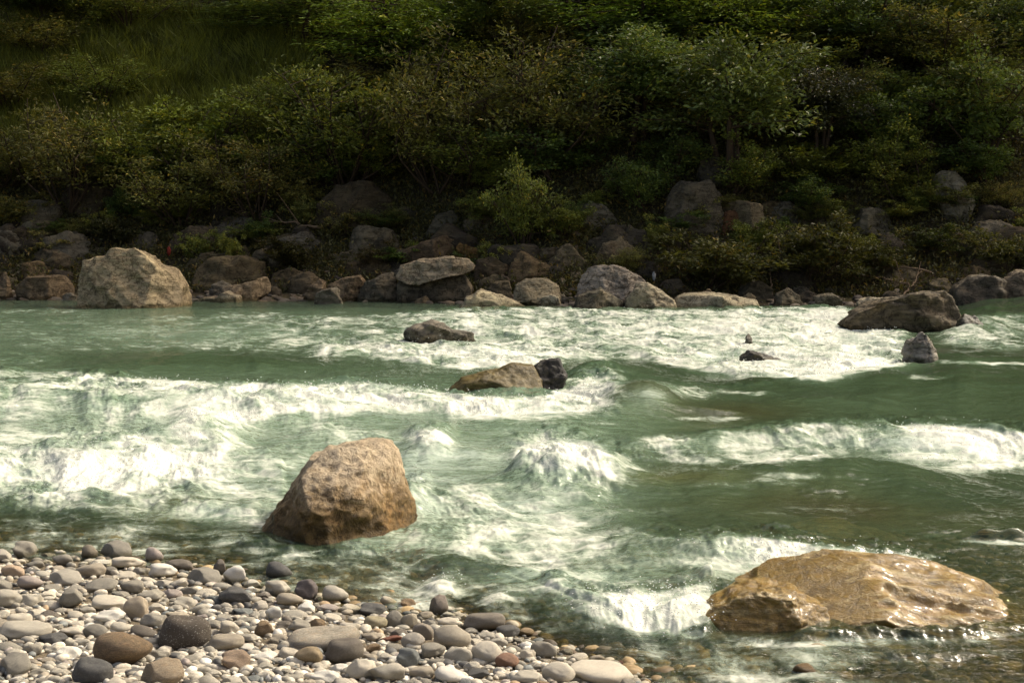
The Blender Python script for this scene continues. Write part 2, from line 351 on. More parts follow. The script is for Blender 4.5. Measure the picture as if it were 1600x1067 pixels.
BANDS = [  # top, bottom, intensity, soft top, soft bottom
    ([(480, 498), (600, 492), (700, 486), (850, 481), (1000, 485), (1200, 482), (1320, 481), (1430, 514)],
     [(480, 520), (560, 548), (620, 556), (740, 572), (860, 562), (1000, 560), (1150, 588), (1300, 592), (1380, 578), (1430, 560)],
     [(440, 0), (520, .3), (640, .55), (740, .72), (850, .62), (1000, .68), (1180, .78), (1300, .9), (1400, .8), (1440, 0)], 6, 6),
    ([(0, 492), (560, 492)], [(0, 545), (560, 552)], [(-900, .2), (0, .2), (350, .30), (520, .45), (620, 0)], 8, 14),
    ([(430, 540), (560, 532), (720, 536), (800, 545)], [(430, 556), (560, 558), (720, 575), (800, 570)], [(400, 0), (520, .6), (700, .85), (850, .8), (900, 0)], 6, 6),
    ([(-900, 575), (0, 578), (130, 583), (270, 596), (420, 601), (560, 598), (700, 613), (750, 622), (850, 620), (920, 590), (985, 600)],
     [(-900, 640), (0, 640), (200, 650), (350, 662), (450, 648), (600, 642), (750, 652), (850, 650), (985, 642)],
     [(-900, .6), (0, .55), (150, .6), (250, .78), (400, .9), (600, .82), (720, .95), (900, 1.0), (950, .8), (990, 0)], 6, 14),
    ([(-900, 698), (0, 698), (120, 694), (250, 676), (330, 640), (380, 680), (450, 740)], [(-900, 745), (0, 745), (100, 765), (200, 775), (300, 755), (400, 770), (460, 800)],
     [(-900, .7), (0, .75), (150, .92), (280, .98), (350, .7), (400, .55), (440, .6), (470, 0)], 12, 18),
    ([(-900, 640), (0, 640), (600, 640)], [(-900, 805), (0, 805), (300, 808), (430, 830), (600, 760)], [(-900, .45), (0, .45), (350, .5), (480, .42), (600, .36), (680, 0)], 14, 14),
    ([(20, 762), (180, 758)], [(20, 790), (180, 800)], [(-20, 0), (50, .65), (150, .6), (210, 0)], 12, 12),
    ([(560, 770), (700, 745), (860, 760), (1100, 870), (1200, 890)], [(560, 890), (700, 930), (850, 990), (1100, 990), (1200, 900)], [(520, 0), (640, .40), (760, .44), (900, .42), (1050, .42), (1120, .3), (1200, 0)], 20, 24),
    ([(960, 690), (1050, 680), (1200, 668), (1350, 661), (1500, 668), (1620, 678), (2400, 680)], [(960, 722), (1100, 727), (1250, 716), (1350, 706), (1450, 727), (1530, 737), (1620, 727), (2400, 730)],
     [(920, 0), (970, .4), (1200, .52), (1350, .62), (1450, .85), (1620, .8), (2400, .7)], 8, 12),
    ([(780, 806), (900, 828), (1000, 836), (1150, 838), (1250, 848), (1350, 860), (1470, 884)], [(780, 850), (900, 866), (1050, 882), (1150, 893), (1220, 893), (1350, 885), (1470, 892)],
     [(760, 0), (820, .42), (950, .48), (1100, .62), (1250, .85), (1380, .98), (1460, .8), (1480, 0)], 6, 14),
    ([(830, 890), (900, 922), (1000, 930), (1100, 908)], [(830, 925), (900, 958), (1000, 988), (1060, 992), (1105, 975)], [(810, 0), (860, .62), (960, .8), (1060, 1.0), (1105, .9), (1125, 0)], 12, 14),
    ([(1480, 496), (1700, 488)], [(1480, 536), (1560, 545), (1700, 545)], [(1440, .0), (1490, .55), (1620, .35), (2200, .3)], 5, 6),
    ([(960, 990), (1320, 1000)], [(960, 1090), (1320, 1090)], [(920, 0), (1000, .30), (1120, .40), (1250, .34), (1330, .18), (1600, .12)], 14, 20),
]
BANDS += [([(-300, 790), (0, 792), (400, 830), (560, 872), (700, 900)], [(-300, 862), (0, 866), (300, 890), (450, 925), (700, 962)], [(-900, .3), (0, .30), (300, .27), (520, .30), (680, .42), (760, 0)], 14, 8)]
FOAM_GLINT_BLOBS = [(870, 712, 80, 32, .9), (880, 760, 85, 26, .62), (940, 735, 60, 16, .5), (672, 700, 46, 16, .5), (925, 748, 60, 16, .4), (812, 722, 14, 10, .5), (672, 684, 38, 18, .75), (655, 762, 26, 22, .6), (690, 908, 34, 18, .7), (775, 930, 30, 16, .6), (430, 690, 70, 22, -.3), (560, 715, 70, 20, -.15),
         (230, 640, 60, 24, -.12), (90, 660, 60, 16, -.25), (240, 672, 50, 12, -.35), (60, 732, 50, 10, -.2), (330, 675, 30, 30, .3), (1130, 1035, 55, 22, .3), (930, 610, 45, 30, .7), (400, 492, 60, 6, .35), (60, 487, 80, 5, .3), (200, 470, 60, 4, .2),
         (30, 560, 60, 10, .3), (430, 770, 40, 30, .3), (520, 850, 120, 10, .2), (440, 868, 30, 10, .3), (120, 842, 30, 8, .45), (1180, 755, 120, 8, .25), (1240, 742, 50, 6, .4), (1300, 775, 60, 5, .25), (1090, 612, 50, 10, .35), (1270, 800, 140, 10, .2), (1530, 566, 80, 3, .5), (1450, 590, 40, 3, .3), (1560, 846, 50, 3, .55), (1470, 836, 40, 3, .3), (1150, 612, 60, 3, .5), (1110, 655, 60, 4, .5), (1520, 690, 60, 14, .4), (1330, 700, 80, 4, .3), (900, 660, 120, 6, .3), (720, 690, 50, 8, .25), (860, 800, 90, 12, .35), (960, 800, 90, 5, .3), (760, 770, 60, 10, .3), (480, 660, 60, 14, .4), (590, 660, 40, 10, .2), (400, 858, 34, 8, .55), (520, 866, 110, 7, .5), (655, 838, 28, 14, .55), (1250, 1006, 120, 6, .55), (1420, 1000, 130, 7, .45), (1090, 992, 30, 12, .6), (1330, 868, 130, 7, .6), (770, 634, 90, 6, .7), (400, 780, 30, 40, .5), (1450, 1030, 90, 8, .3), (1560, 990, 60, 6, .35)]  # thin dashes on the right water are sun glints painted as foam
AERB = [(1020, 612, 46, 16, .45), (820, 800, 110, 24, .3), (640, 790, 60, 20, .35), (300, 800, 90, 14, .4), (90, 735, 40, 10, .3), (600, 850, 150, 20, .25), (900, 900, 160, 30, .25), (330, 520, 200, 16, .2), (700, 720, 120, 30, .25), (1330, 690, 260, 14, .3)]
def bands(px, py):
    f = np.zeros_like(px)
    for top, bot, inten, st_, sb in BANDS:
        yt = I(px, top); yb = I(px, bot)
        f = np.maximum(f, I(px, inten) * sst(-st_, st_ * 0.6, py - yt) * sst(-sb, sb * 0.6, yb - py))
    for bx, by, rx, ry, a in FOAM_GLINT_BLOBS:
        g = np.exp(-((px - bx) / rx) ** 2 - ((py - by) / ry) ** 2)
        f = np.maximum(f, a * np.minimum(1, 1.4 * g)) if a > 0 else f + a * g
    return np.clip(f, 0, 1)
# rocks lying just under the surface: px, py, radius x m, radius y m, depth of the top
SUNK = [(255, 800, 0.42, 0.5, 0.05), (1130, 652, 1.1, 0.9, 0.09), (1290, 800, 0.9, 0.9, 0.10), (1525, 965, 0.75, 0.62, 0.035), (1000, 645, 0.7, 0.6, -0.02)]
def blur(a, k):
    for ax in (0, 1):
        r = k[ax]; p = np.pad(a, [(r + 1, r) if q == ax else (0, 0) for q in (0, 1)], mode='edge'); c = np.cumsum(p, ax)
        a = (np.take(c, range(2 * r + 1, c.shape[ax]), ax) - np.take(c, range(0, c.shape[ax] - 2 * r - 1), ax)) / (2 * r + 1)
    return a
def build_water():
    rows = np.concatenate([np.arange(448, 500, 0.55), np.arange(500, 640, 0.75), np.arange(640, 900, 0.95), np.arange(900, 1180, 1.3)])
    cols = np.concatenate([np.arange(-900, -60, 8.0), np.arange(-60, 1660, 1.45), np.arange(1660, 2500, 8.0)])
    PX, PY = np.meshgrid(cols, rows)
    X, Y = ground(PX, PY)
    # small water-plane authoring coordinates (PX, PY) are the spot on the still surface
    F0 = bands(PX, PY)
    Z = np.zeros_like(X)
    for line, amp, wf, wb in RIDGES:
        wob = 5 * n2(PX / 55, PY / 300, 5) + 2.5 * n2(PX / 19, PY / 200, 6)
        d = PY - I(PX, line) - wob * np.clip(wf / 25, .3, 1)
        a = I(PX, amp) * (1 + 0.35 * n2(PX / 70, PX * 0 + wf, 8))
        Z += a * np.exp(-(d / np.where(d > 0, wf, wb)) ** 2)
    for bx, by, rx, ry, a in BUMPS:
        Z += a * np.exp(-((PX - bx) / rx) ** 2 - ((PY - by) / ry) ** 2)
    # chop, stronger where the water breaks
    u = X * 0.96 + Y * 0.28; v = Y * 0.96 - X * 0.28
    wx = 0.5 * n2(u * 0.9, v * 0.6, 40); wy = 0.5 * n2(u * 0.9 + 7, v * 0.6, 41)
    turb = sst(0.1, 0.7, F0); shal = sst(0.0, 1.2, Y - shore(X)) * sst(-0.3, 1.5, fshore(X) - Y)
    Z += shal * ((0.03 + 0.09 * turb) * (ridge2((u + wx) * 0.8, (v + wy) * 0.45, 3, 50) - .5) * 0.75 + (0.012 + 0.038 * turb) * fbm2((u + wx) * 2.6, (v + wy) * 1.5, 4, 60, 0.6)
                 + 0.05 * fbm2(u * 0.35, v * 0.6, 2, 70))
    Z += (0.005 + 0.008 * turb * np.clip(shal + .3, 0, 1)) * ridge2((u + wx) * 6.0, (v + wy) * 4.2, 3, 80, 0.6)
    Z += 0.006 * fbm2(u * 9, v * 14, 2, 90)
    # second look at the painting from the displaced surface
    for bx, by, rx, ry, a in BUMPS[:1] + BUMPS[2:3] + BUMPS[5:8]:          # torn, spiky tops of the splashes
        Z += 0.9 * a * np.exp(-((PX - bx) / (1.2 * rx)) ** 2 - ((PY - by) / (1.3 * ry)) ** 2) * (0.6 * fbm2(X * 2.6 + .6 * wx, Y * 1.5, 4, 150, .55))
    QX, QY = project(X, Y, Z)
    j = 6 * n2(X * 1.8, Y * 0.9, 101) + 3 * n2(X * 5, Y * 2.4, 102)
    F = bands(QX + 3 * j, QY + j)
    A = np.maximum(0.75 * F, 0.95 * blur(blur(F, (14, 26)), (10, 16))) * (0.8 + 0.6 * n2(X * 1.1, Y * .7, 112))
    base = I(QX, [(0, .62), (500, .58), (800, .50), (950, .36), (1050, .24), (1180, .15), (1700, .10)]) * I(QY, [(450, .5), (520, .62), (590, .6), (640, 1.0), (1000, 1)])
    base = base * sst(0.2, 2.4, Y - shore(X)) ; edge_ = 0
    dark = np.exp(-((QX - 330) / 260) ** 2 - ((QY - 563) / 20) ** 2)
    A = np.maximum(A, base)
    for bx, by, rx, ry, a in AERB: A = A + a * np.exp(-((QX - bx) / rx) ** 2 - ((QY - by) / ry) ** 2) * (.8 + .8 * n2(X * 1.7, Y * .9, 115))
    A = np.clip(A - 0.22 * dark, 0, 1)
    # foam, with the painted glint dashes, breaking up into threads
    co = fbm2((u + wx) * 1.5, (v + wy) * 0.55, 4, 120, 0.6); fi = ridge2((u + wx * .6) * 3.0, (v + wy) * 1.3, 4, 130, 0.62)
    foam = F * .9 + (0.55 * co + 0.22 * (fi - 0.9)) * np.clip(F * 2.2, 0, 1)
    foam = np.clip(foam, 0, 1.1)
    bed = terrain(X, Y); warm = np.zeros_like(X)
    for sx_, sy_, rx, ry, dep in SUNK:
        cx_, cy_ = ground(sx_, sy_); q = ((X - cx_) / rx) ** 2 + ((Y - cy_) / ry) ** 2
        bed = np.maximum(bed, -dep - 0.5 * (1 - np.sqrt(np.clip(1 - q * 0.8, 0, 1))))
        warm = np.maximum(warm, 0.38 * np.exp(-1.4 * q))
    warm = np.maximum(warm, 0.5 * np.exp(-((QX - 1080) / 120) ** 2 - ((QY - 745) / 14) ** 2))
    warm = warm * (0.75 + .6 * n2(X * 2, Y * 1.2, 140))
    depth = np.maximum(Z - bed, 0.0)
    nr, nc = X.shape; idx = np.arange(nr * nc).reshape(nr, nc)
    keep = (Z > terrain(X, Y) - 0.12)
    Fq = np.stack([idx[:-1, :-1], idx[1:, :-1], idx[1:, 1:], idx[:-1, 1:]], -1)
    ok = keep[:-1, :-1] | keep[1:, 1:]
    Fq = Fq[ok]
    V = np.stack([X, Y, Z], -1).reshape(-1, 3)
    used = np.unique(Fq); remap = np.full(len(V), -1, np.int64); remap[used] = np.arange(len(used))
    tag(link_mesh('river_water', V[used], remap[Fq], M_WATER, attrs={'foam': foam.ravel()[used], 'aer': A.ravel()[used], 'depth': depth.ravel()[used], 'warm': np.clip(warm, 0, 1).ravel()[used]}), kind='structure')
    # flying droplets above the breaking crests
    p = np.clip(F - 0.55, 0, 1).ravel() * (np.abs(PX - 800).ravel() < 880) * (PY.ravel() < 1080); p /= p.sum()
    pk = rng.choice(len(p), 9000, p=p)
    VV = V[pk] + np.stack([rng.normal(0, .06, len(pk)), rng.normal(0, .08, len(pk)), np.abs(rng.exponential(.028, len(pk)))], 1)
    s = rng.uniform(.0025, .006, len(pk)) * np.clip(VV[:, 1] / 16, .7, 1.3)
    oc = np.array([[1, 0, 0], [-1, 0, 0], [0, 1, 0], [0, -1, 0], [0, 0, 1], [0, 0, -1]]) * np.array([1.7, 1, 1])
    of = np.array([[0, 2, 4], [2, 1, 4], [1, 3, 4], [3, 0, 4], [2, 0, 5], [1, 2, 5], [3, 1, 5], [0, 3, 5]])
    V2 = (VV[:, None, :] + oc[None] * s[:, None, None]).reshape(-1, 3); F2 = (of[None] + (np.arange(len(pk)) * 6)[:, None, None]).reshape(-1, 3)
    tag(link_mesh('spray', V2, F2, M_SPRAY), 'fine white water droplets thrown up over the breaking waves', 'spray', kind='stuff')
build_water()

# ------------------------------------------------------------------ rocks
def star_radius(poly, th):
    """radius of a star shaped polygon (n,2) about the origin at angles th"""
    P = np.asarray(poly); Q = np.roll(P, -1, 0); r = np.zeros_like(th); c, s = np.cos(th), np.sin(th)
    for a, b in zip(P, Q):
        e = b - a; den = c * e[1] - s * e[0]; den = np.where(np.abs(den) < 1e-9, 1e-9, den)
        t = (a[0] * e[1] - a[1] * e[0]) / den
        q = np.where(np.abs(e[0]) > np.abs(e[1]), (c * t - a[0]) / (e[0] if abs(e[0]) > 1e-9 else 1e-9), (s * t - a[1]) / (e[1] if abs(e[1]) > 1e-9 else 1e-9))
        r = np.maximum(r, np.where((t > 0) & (q >= -0.001) & (q <= 1.001), t, 0))
    return np.maximum(r, 1e-3)
def rock(name, poly, Yb, col, label, mat=M_ROCK, depth=0.7, seed=1, sub=5, p=2.6, facets=7, rough=0.05, group=None, lean=0.0, sink=0.0, cat='rock', planes=()):
    pts = np.array([at(px, py, Yb) for px, py in poly]); D = depth * max(0.55 * np.ptp(pts[:, 0]), 0.35 * np.ptp(pts[:, 1]))
    pts = np.array([at(px, py, Yb + .55 * D) for px, py in poly]); c = np.array([(pts[:, 0].min() + pts[:, 0].max()) / 2, pts[:, 1].min() * 0.62 + pts[:, 1].max() * 0.38])
    w_ = np.ptp(pts[:, 0]); h_ = np.ptp(pts[:, 1]); P = pts - c
    P[P[:, 1] < -0.2 * h_, 1] -= sink
    V, F = ico(sub); r_ = np.random.default_rng(seed)
    th = np.arctan2(V[:, 2], V[:, 0]); rho = np.hypot(V[:, 0], V[:, 2])
    Rr = star_radius(P, th)
    rad = 1 / ((rho / Rr) ** p + (np.abs(V[:, 1]) / D) ** p) ** (1 / p)
    X = V * rad[:, None]
    size = (w_ + h_) / 2
    for k in range(facets):                 # flat broken faces, most of them on the viewer's and upper side
        n = r_.normal(size=3); n[1] = -(abs(n[1]) * 1.2 + .75) if k % 4 else abs(n[1]) + .6; n[2] = n[2] * 0.6 + 0.25; n[0] *= 0.8; n /= np.linalg.norm(n)
        d = X @ n; lim = d.max() * r_.uniform(0.58, 0.84)
        X = X - np.clip(d - lim, 0, None)[:, None] * n * 0.95
    for n, fr_ in planes:
        n = np.array(n, float); n /= np.linalg.norm(n); d = X @ n; X = X - np.clip(d - d.max() * fr_, 0, None)[:, None] * n * 0.97
    q = X / size
    amp = rough * size
    nz = fbm3(q * 2.2 + seed * 3.1, 5, seed, 0.55); rz = 1 - 2 * np.abs(fbm3(q * np.array([2.5, 2.5, 4.2]) + seed, 4, seed + 9, 0.55))
    st = n3(np.stack([q[:, 0] * 1.2 + q[:, 2] * 2, q[:, 1], q[:, 2] * 9 + q[:, 0] * 2.5], 1) + seed, seed + 3)
    rf = 1 - 2 * np.abs(fbm3(q * np.array([6, 6, 9.0]) + seed, 3, seed + 29, 0.55))
    X = X + V * (amp * (0.9 * nz + 0.55 * (rz - .4) + 0.5 * st + 0.28 * (rf - .4)))[:, None]
    X[:, 1] += lean * X[:, 2]; X[:, 2] -= lean * X[:, 2] * (CAMH - c[1]) / Yb
    o = link_mesh(name, X, F, mat); o.location = (c[0], Yb + D * 0.55, c[1]); o.color = (*col, 1)
    tag(o, label, cat, group)
    return o

G_RIV = 'rocks standing in the river'; G_EDGE = 'rocks along the far waterline'; G_BANK = 'rocks on the shaded far bank'
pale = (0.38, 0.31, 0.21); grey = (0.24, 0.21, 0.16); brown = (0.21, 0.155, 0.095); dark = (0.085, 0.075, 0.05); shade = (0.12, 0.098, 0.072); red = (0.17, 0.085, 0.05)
def wy(py): return float(ground(800, py)[1])
# river rocks
rock('boulder', [(372, 862), (402, 822), (428, 786), (455, 752), (482, 722), (508, 704), (545, 696), (590, 692), (606, 695), (618, 712), (628, 742), (634, 770), (644, 795), (648, 815), (640, 850), (520, 862)],
     wy(850), (0.24, 0.155, 0.06), 'large golden brown boulder with pale top standing in the foam by the pebble bank', M_BOULDER, 0.95, 33, 7, 4.2, 0, 0.034, G_RIV, 0.2, 0.25, 'boulder',
     planes=[((-.72, -.66, .24), .56), ((.50, -.85, .10), .60), ((.05, -.8, .75), .66), ((-.25, -.95, -.1), .72), ((.8, -.5, .3), .74), ((-.85, -.1, .55), .8), ((.2, -.6, -.4), .8)])
rock('rock', [(626, 540), (634, 520), (650, 507), (672, 501), (690, 507), (705, 516), (746, 519), (740, 540)], wy(538), (0.17, 0.15, 0.11), 'small rock with dark face and wet tail, alone in the far rapids', M_ROCK, 0.8, 12, 5, 2.4, 6, 0.06, G_RIV, 0, .3)
rock('rock', [(698, 612), (722, 590), (760, 577), (800, 569), (830, 571), (846, 588), (852, 612), (830, 624), (790, 632), (740, 626)], wy(624), (0.13, 0.098, 0.035), 'mossy olive brown rounded rock in mid river beside the plunging foam', M_WET, 0.85, 14, 6, 2.2, 4, 0.035, G_RIV, 0, .3)
rock('rock', [(826, 580), (844, 562), (872, 563), (884, 580), (882, 604), (866, 622), (846, 616)], wy(618), (0.03, 0.027, 0.022), 'dark wet rock split by a trickle, against the mossy mid river rock', M_WET, 0.9, 15, 5, 2.4, 4, 0.06, G_RIV, 0, .3)
rock('rock', [(1404, 574), (1413, 546), (1426, 522), (1440, 515), (1452, 528), (1462, 548), (1464, 574)], wy(572), (0.24, 0.22, 0.18), 'small pointed grey rock above the smooth dark water', M_ROCK, 0.8, 16, 5, 3.0, 4, 0.05, G_RIV, 0, .3)
rock('rock', [(1144, 574), (1156, 557), (1172, 549), (1190, 553), (1215, 560), (1222, 574)], wy(573), (0.05, 0.045, 0.035), 'low dark wet rock poking out of the foam', M_WET, 0.8, 17, 5, 2.4, 5, 0.06, G_RIV, 0, .3)
rock('rock', [(1161, 546), (1165, 526), (1170, 519), (1175, 527), (1180, 546)], wy(544), (0.16, 0.15, 0.12), 'tiny spike of rock in the far foam', M_ROCK, 0.8, 18, 4, 2.2, 4, 0.06, G_RIV, 0, .3)
V, F = ico(7)
X = V * np.array([1.02, .98, .52]); X = X + V * (.05 * fbm3(V * 1.6 + 4, 4, 71) + .03 * (1 - 2 * np.abs(fbm3(V * np.array([2.2, 5, 5]) + 9, 4, 75))))[:, None]
for n, lim in (((-.5, -.35, .8), .60), ((-.1, .35, .93), .52)):
    n = np.array(n) / np.linalg.norm(n); X = X - np.clip(X @ n - lim, 0, None)[:, None] * n * .9
o = link_mesh('boulder', X, F, M_AMBER); o.location = (2.30, 8.55, -.30); o.rotation_euler = (R(-5), R(12), R(-8)); o.color = (.245, .145, .010, 1)
tag(o, 'broad amber wet boulder with water sliding over it, foreground', 'boulder', G_RIV)
rock('rock', [(1092, 1000), (1096, 960), (1110, 938), (1140, 922), (1185, 914), (1240, 916), (1290, 945), (1310, 1000)], wy(988), (0.25, 0.15, 0.012), 'rounded amber rock at the left end of the broad wet boulder', M_AMBER, 0.9, 22, 6, 2.3, 4, 0.04, G_RIV, 0.1, .2)
rock('rock', [(1316, 508), (1335, 487), (1365, 472), (1400, 462), (1450, 457), (1478, 454), (1490, 468), (1502, 490), (1496, 522), (1440, 526), (1380, 522)], wy(520), (0.125, 0.10, 0.06), 'big flat topped dark brown rock in the far right rapids', M_ROCK, 0.7, 23, 6, 3.8, 6, 0.045, G_RIV, 0, .3)
rock('rock', [(1492, 524), (1496, 500), (1508, 491), (1524, 494), (1534, 506), (1536, 526)], wy(522), dark, 'dark wet block beside the small cascade', M_WET, 0.8, 24, 5, 2.4, 5, 0.05, G_RIV, 0, .3)
# sunken rocks
for k, (sx_, sy_, rx, ry, dep) in enumerate(SUNK[:4]):
    cx_, cy_ = ground(sx_, sy_); V, F = ico(5); q = V * np.array([rx, ry, 0.5]); q = q + V * (0.05 * fbm3(V * 2 + k * 7, 4, k))[:, None]
    o = link_mesh('sunken_rock', q, F, M_WET); o.location = (cx_, cy_, -dep - 0.5); o.color = (0.34, 0.25, 0.09, 1) if k == 0 else (0.27, 0.2, 0.07, 1)
    tag(o, ['yellow rock under the foamy shallows left of the golden boulder', 'brown slab under the green water right of mid river rocks', 'yellowish slab glowing under the dark green water', 'amber stone under the ripples at right end of the wet boulder'][k], 'rock')
# far waterline: polygon, colour, label
EDGE = [
    ([(127, 484), (125, 432), (129, 408), (152, 399), (177, 392), (212, 393), (232, 402), (250, 416), (268, 420), (280, 434), (290, 450), (288, 476), (200, 486)], (0.42, 0.335, 0.215), 'largest pale boulder of the far shore, broad sunlit block', 7),
    ([(24, 466), (32, 446), (46, 432), (95, 432), (110, 444), (116, 466)], brown, 'brown flat slab left of the big pale boulder'),
    ([(-6, 464), (-4, 422), (8, 421), (15, 445), (20, 464)], brown, 'brown rock at the left end of the far shore'),
    ([(302, 476), (314, 465), (338, 466), (354, 454), (374, 462), (386, 476)], (0.40, 0.34, 0.24), 'pair shaped low cream rock at the water right of the big pale boulder'),
    ([(343, 462), (350, 448), (395, 440), (410, 433), (421, 437), (420, 456), (385, 466)], (0.33, 0.25, 0.16), 'tan slab with a raised end behind the low cream rock'),
    ([(466, 468), (484, 446), (500, 437), (508, 441), (513, 468)], (0.22, 0.16, 0.10), 'small brown triangular rock at the calm water edge'),
    ([(509, 464), (512, 445), (540, 434), (562, 431), (570, 440), (560, 464)], (0.25, 0.18, 0.11), 'low tan slab right of the brown triangular rock'),
    ([(554, 468), (565, 446), (590, 432), (614, 425), (622, 440), (620, 468)], (0.14, 0.12, 0.085), 'angular grey rock left of the layered overhang rock'),
    ([(616, 470), (620, 440), (640, 438), (665, 432), (700, 430), (728, 428), (738, 450), (734, 472)], (0.14, 0.115, 0.08), 'dark lower block beneath the overhanging slab'),
    ([(704, 488), (728, 464), (752, 453), (770, 459), (796, 469), (822, 480), (818, 490)], (0.42, 0.36, 0.25), 'pale wedge shaped rock lying in the water edge'),
    ([(797, 476), (806, 446), (820, 437), (850, 436), (870, 447), (876, 462), (866, 478)], (0.33, 0.28, 0.19), 'pale lumpy rock left of the dark topped rock group'),
    ([(842, 482), (848, 465), (862, 460), (872, 464), (886, 482)], (0.5, 0.44, 0.32), 'small whitish rock at the waterline'),
    ([(796, 482), (802, 469), (812, 469), (820, 482)], pale, 'smallest pale stone at the tip of the wedge rock'),
    ([(894, 488), (902, 463), (922, 455), (938, 450), (956, 461), (980, 476), (976, 490)], (0.13, 0.115, 0.085), 'dark grey rock at water level under the sunlit slab'),
    ([(972, 488), (978, 466), (995, 446), (1014, 442), (1036, 457), (1056, 472), (1060, 488)], (0.36, 0.31, 0.23), 'sunlit sloping rock descending rightward to the foam'),
    ([(1050, 488), (1056, 468), (1070, 459), (1110, 459), (1150, 461), (1186, 469), (1200, 488)], (0.38, 0.33, 0.24), 'long low knobbly rock ledge at the waterline'),
    ([(1204, 480), (1214, 459), (1230, 450), (1248, 462), (1264, 480)], (0.20, 0.17, 0.115), 'rounded grey rock with a pale edge below the olive riverside bush'),
    ([(1262, 480), (1274, 463), (1297, 458), (1311, 466), (1322, 480)], (0.22, 0.19, 0.13), 'low grey rock left of the big flat topped dark rock'),
    ([(1332, 490), (1342, 466), (1380, 465), (1390, 480)], (0.36, 0.31, 0.23), 'pale stone tucked behind the flat topped dark rock'),
    ([(1478, 490), (1488, 446), (1512, 431), (1550, 434), (1576, 444), (1586, 490)], (0.11, 0.09, 0.065), 'dark rounded rock behind the small cascade'),
    ([(1556, 490), (1565, 440), (1590, 425), (1620, 424), (1650, 490)], (0.19, 0.15, 0.105), 'brown rock at the right end of the far shore'),
]
for k, e in enumerate(EDGE):
    poly, col, lab = e[:3]; sub = e[3] if len(e) > 3 else 5
    yb = max(p[1] for p in poly) - 3
    rock('boulder' if sub > 5 else 'rock', poly, min(wy(min(yb, 484)), float(fshore((sum(q[0] for q in poly) / len(poly) - CX) / FPX * 40)) + .15), (col[0], col[1] * .98, col[2] * .85), lab, M_ROCK, 0.9, 40 + k, min(sub, 6), 4.0, 9, 0.04, G_EDGE, 0.25 if k == 0 else 0.08, 0.35)
rock('rock', [(620, 432), (630, 415), (660, 405), (700, 402), (730, 404), (740, 412), (739, 423), (700, 428), (660, 434), (636, 438)], float(fshore(-2)) + .3, (0.38, 0.30, 0.18), 'overhanging sunlit slab with a rounded right end on a dark block', M_ROCK, 0.95, 71, 6, 4.0, 5, 0.045, G_EDGE)
rock('rock', [(902, 468), (908, 428), (930, 417), (960, 415), (982, 423), (1002, 434), (1012, 447), (1000, 474), (950, 478)], wy(478), (0.35, 0.30, 0.22), 'sunlit topped dark fronted slab, highest of the centre shore rocks', M_ROCK, 0.8, 72, 6, 4.0, 7, 0.045, G_EDGE, 0.1, .2)
